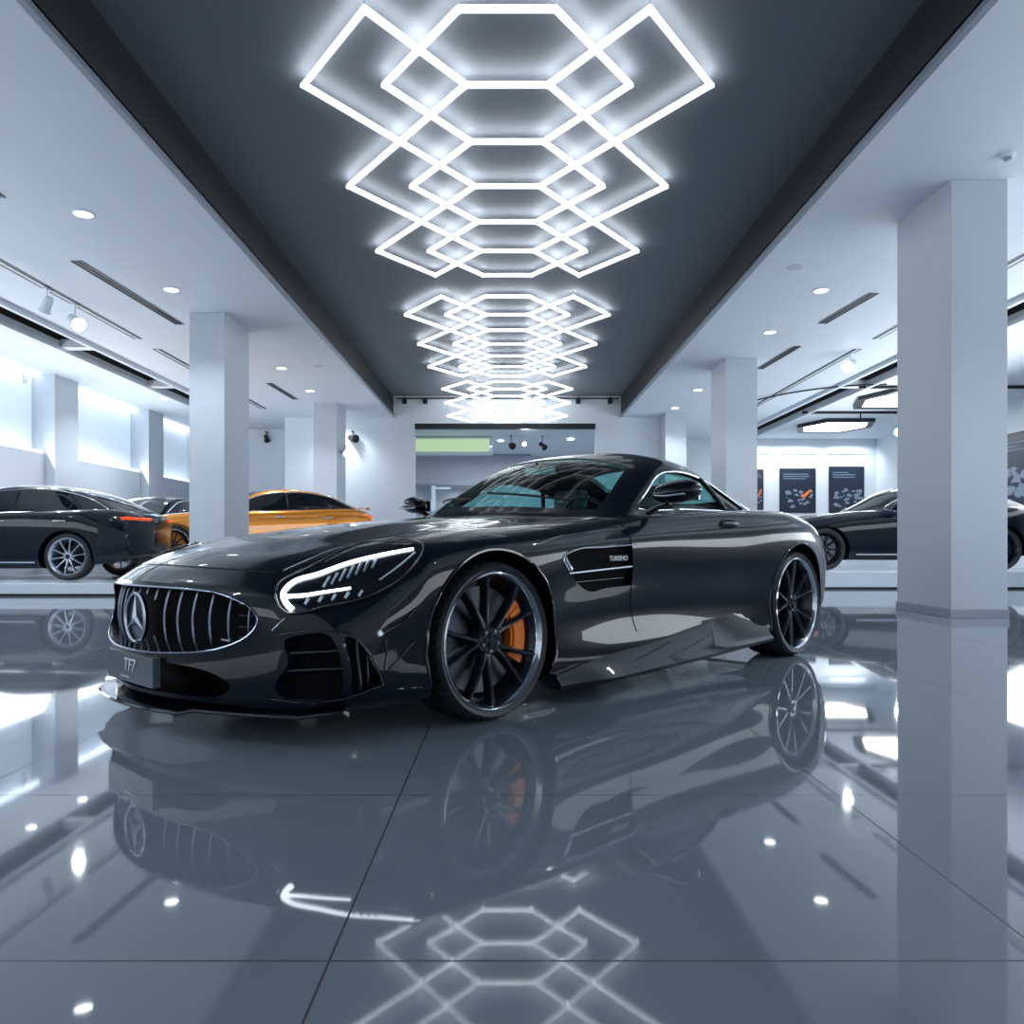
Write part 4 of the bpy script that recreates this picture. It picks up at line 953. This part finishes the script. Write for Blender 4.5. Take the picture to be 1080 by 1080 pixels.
def bg_car(loc, rz, label, paint, body_t=SEDAN, g_t=SEDAN_G, wb=-2.85, R=.345, win=None, seams=True, lip='satin', sx=1.0, sz=1.0, tail=True, caliper=None, spk='ten', details=True):
    e = empty('parked_car', loc, rz, label, 'car')
    bt = [(x, b, p) for x, b, p in body_t]; b0 = loft(bt, .06, 4, (.03, .05)); g0 = loft(g_t, .06, 4, (.01, .02)); bo = b0.copy(); BT_ = bvh(b0)
    for x in (0, wb):
        for y0, y1 in ((.62, 1.3), (-1.3, -.62)): bo = boolean(bo, cyl_y(x, R - .01, R + .05, y0, y1, 48))
    smooth(bo, 32); link('body', bo, M[paint], e); g1 = g0.copy(); smooth(g1, 40); link('roof', g1, M[paint], e)
    def pn(name, cut, m, off, base, mirror=True):
        me = boolean(boolean(offset_mesh(base, off), cut, 'INTERSECT'), offset_mesh(base, off - .012), 'DIFFERENCE'); smooth(me, 30); o = link(name, me, M[m], e)
        if mirror: link(name, mirror_mesh(me), M[m], e)
        return o
    win = win or [(-1.02, .985), (-1.30, 1.17), (-1.60, 1.29), (-2.1, 1.345), (-2.6, 1.32), (-3.0, 1.22), (-3.28, 1.08), (-3.36, 1.02), (-3.0, 1.005), (-2.0, .995)]
    W = sm_poly(win, 3); pn('side_window', side_prism(W, .40, 1.1), 'glassd', .003, g0)
    wf_ = [(-.72 - .40 * y * y, y) for y in np.linspace(-.68, .68, 13)] + [(-1.52 - .12 * y * y, y) for y in np.linspace(.54, -.54, 9)]
    pn('windshield', top_prism(wf_, .90, 1.6), 'glassd', .003, g0, False)
    pn('rear_window', top_prism([(-2.95, -.5), (-3.55, -.46), (-3.60, 0), (-3.55, .46), (-2.95, .5), (-2.90, 0)], 1.0, 1.6), 'glassd', .003, g0, False)
    GT_ = bvh(g0)
    for s in (1, -1):
        pts = []
        for x, z in W:
            h = GT_.ray_cast(Vector((x, 1.5, z)), Vector((0, -1, 0)))
            if h[0] is not None: pts.append(Vector((h[0].x, (h[0].y + .003) * s, h[0].z)))
        MB().tube(pts, .009, 5, True).build('window_trim', M['chrome'], e, sm=60)
        for xa, xb in ((-2.02, -2.02), (-2.78, -2.92)):
            q = []
            for z in (1.0, 1.1, 1.2, 1.3):
                h = GT_.ray_cast(Vector((xa + (xb - xa) * (z - 1) / .3, 1.5, z)), Vector((0, -1, 0)))
                if h[0] is not None: q.append(Vector((h[0].x, (h[0].y + .002) * s, h[0].z)))
            MB().tube(q, .014, 5).build('window_post', M['carbon'], e, sm=60)
        # lamps and valances
        def strip(pts, r, name, m):
            q = []
            for x, y, z, dx, dy in pts:
                h = BT_.ray_cast(Vector((x, y, z)), Vector((dx, dy, 0)).normalized())
                if h[0] is not None: q.append(Vector((h[0].x, h[0].y * s, h[0].z)))
            if len(q) > 1: MB().tube(q, r, 8).build(name, M[m], e, sm=60)
        strip([(-5, y, .90, 1, 0) for y in np.linspace(.30, .78, 7)] + [(x, 2, .91, 0, -1) for x in (-3.68, -3.62)], .026, 'taillight', 'redl')
        strip([(2, y, .60 + .05 * y, -1, 0) for y in np.linspace(.45, .74, 5)] + [(x, 2, .67, 0, -1) for x in (.62, .5, .42)], .032, 'headlight', 'clearlamp')
        strip([(x, 2, .26, 0, -1) for x in np.linspace(-.5, -2.4, 8)], .010, 'sill_trim', 'satin')
        strip([(x, 2, .84, 0, -1) for x in np.linspace(-.9, -2.9, 10)], .004, 'body_crease', 'carbon')
        MB().lathe([(0, -.10), (.05, -.09), (.075, 0), (.05, .09), (0, .10)], 14, 'y', (-1.12, s * 1.02, 1.03)).tube([(-1.12, s * .84, .98), (-1.12, s * .97, 1.0)], .02, 6).build('side_mirror', M[paint], e, sm=60, merge=1e-4)
        for hx in (-1.85, -2.75):
            h = BT_.ray_cast(Vector((hx, 2, .86)), Vector((0, -1, 0)))
            if h[0] is not None: MB().tube([(hx - .09, s * (h[0].y - .004), .86), (hx - .06, s * (h[0].y + .022), .862), (hx + .06, s * (h[0].y + .022), .862), (hx + .09, s * (h[0].y - .004), .86)], .011, 6).build('door_handle', M['satin'], e, sm=60)
    dp = [(-.98, .93), (-.96, .5), (-1.0, .30), (-1.95, .28), (-1.96, .93)]; dq = [(-2.0, .93), (-1.99, .28), (-2.35, .30), (-2.45, .52), (-2.62, .74), (-2.90, .93)]
    pn('door', side_prism(dp, .6, 1.2), paint, .003, b0); pn('door', side_prism(dq, .6, 1.2), paint, .003, b0)
    w1 = make_wheel(e, R, R - .075, .22, spk, caliper, False, 'satin' if lip == 'satin' else 'rim', lip)
    place_wheel(w1, 0, .80, R, 1, .2)
    for x, s, t in ((0, -1, .5), (wb, 1, .35), (wb, -1, .1)): place_wheel(copy_tree(w1, e), x, s * .80, R, s, t)
    MB().box((-3.70, -.5, .24), (-3.60, .5, .34)).build('rear_valance', M['matte'], e, bevel=.02)
    g = MB()
    for z in (.30, .35, .40, .45, .50): g.tube([(.90 - .42 * y * y, y, z) for y in np.linspace(-.38, .38, 9)], .008, 5)
    g.build('front_grille', M['satin'], e)
    return e
M['clearlamp'] = mat('lamp_glass', (0.5, 0.55, 0.6), 0.08, 0.3)
cA = bg_car((-9.25, 12.75, PL), math.pi, 'black saloon at the left edge with silver multi-spoke wheels and a red tail lamp', 'paint')
cC = bg_car((5.12, 14.05, PR), math.pi, 'low black car facing left between the coupe tail and the wide right column', 'paint', lip='carbon', caliper=math.radians(60))
cB = bg_car((-6.28, 15.1, PO), math.pi + math.radians(-0) + math.radians(28), 'orange-gold fastback with a raised tail lip behind the left column', 'gold', lip='chrome')
MB().tube([(-3.70 + .2 * y * y, y, 1.10 - .06 * abs(y)) for y in np.linspace(-.72, .72, 12)], .045, 8, flat=.6).build('tail_spoiler', M['gold'], cB, sm=60)
cD = bg_car((-8.13, 16.6, PO), math.radians(-97), 'black car whose low roofline shows behind the left saloon', 'paint')
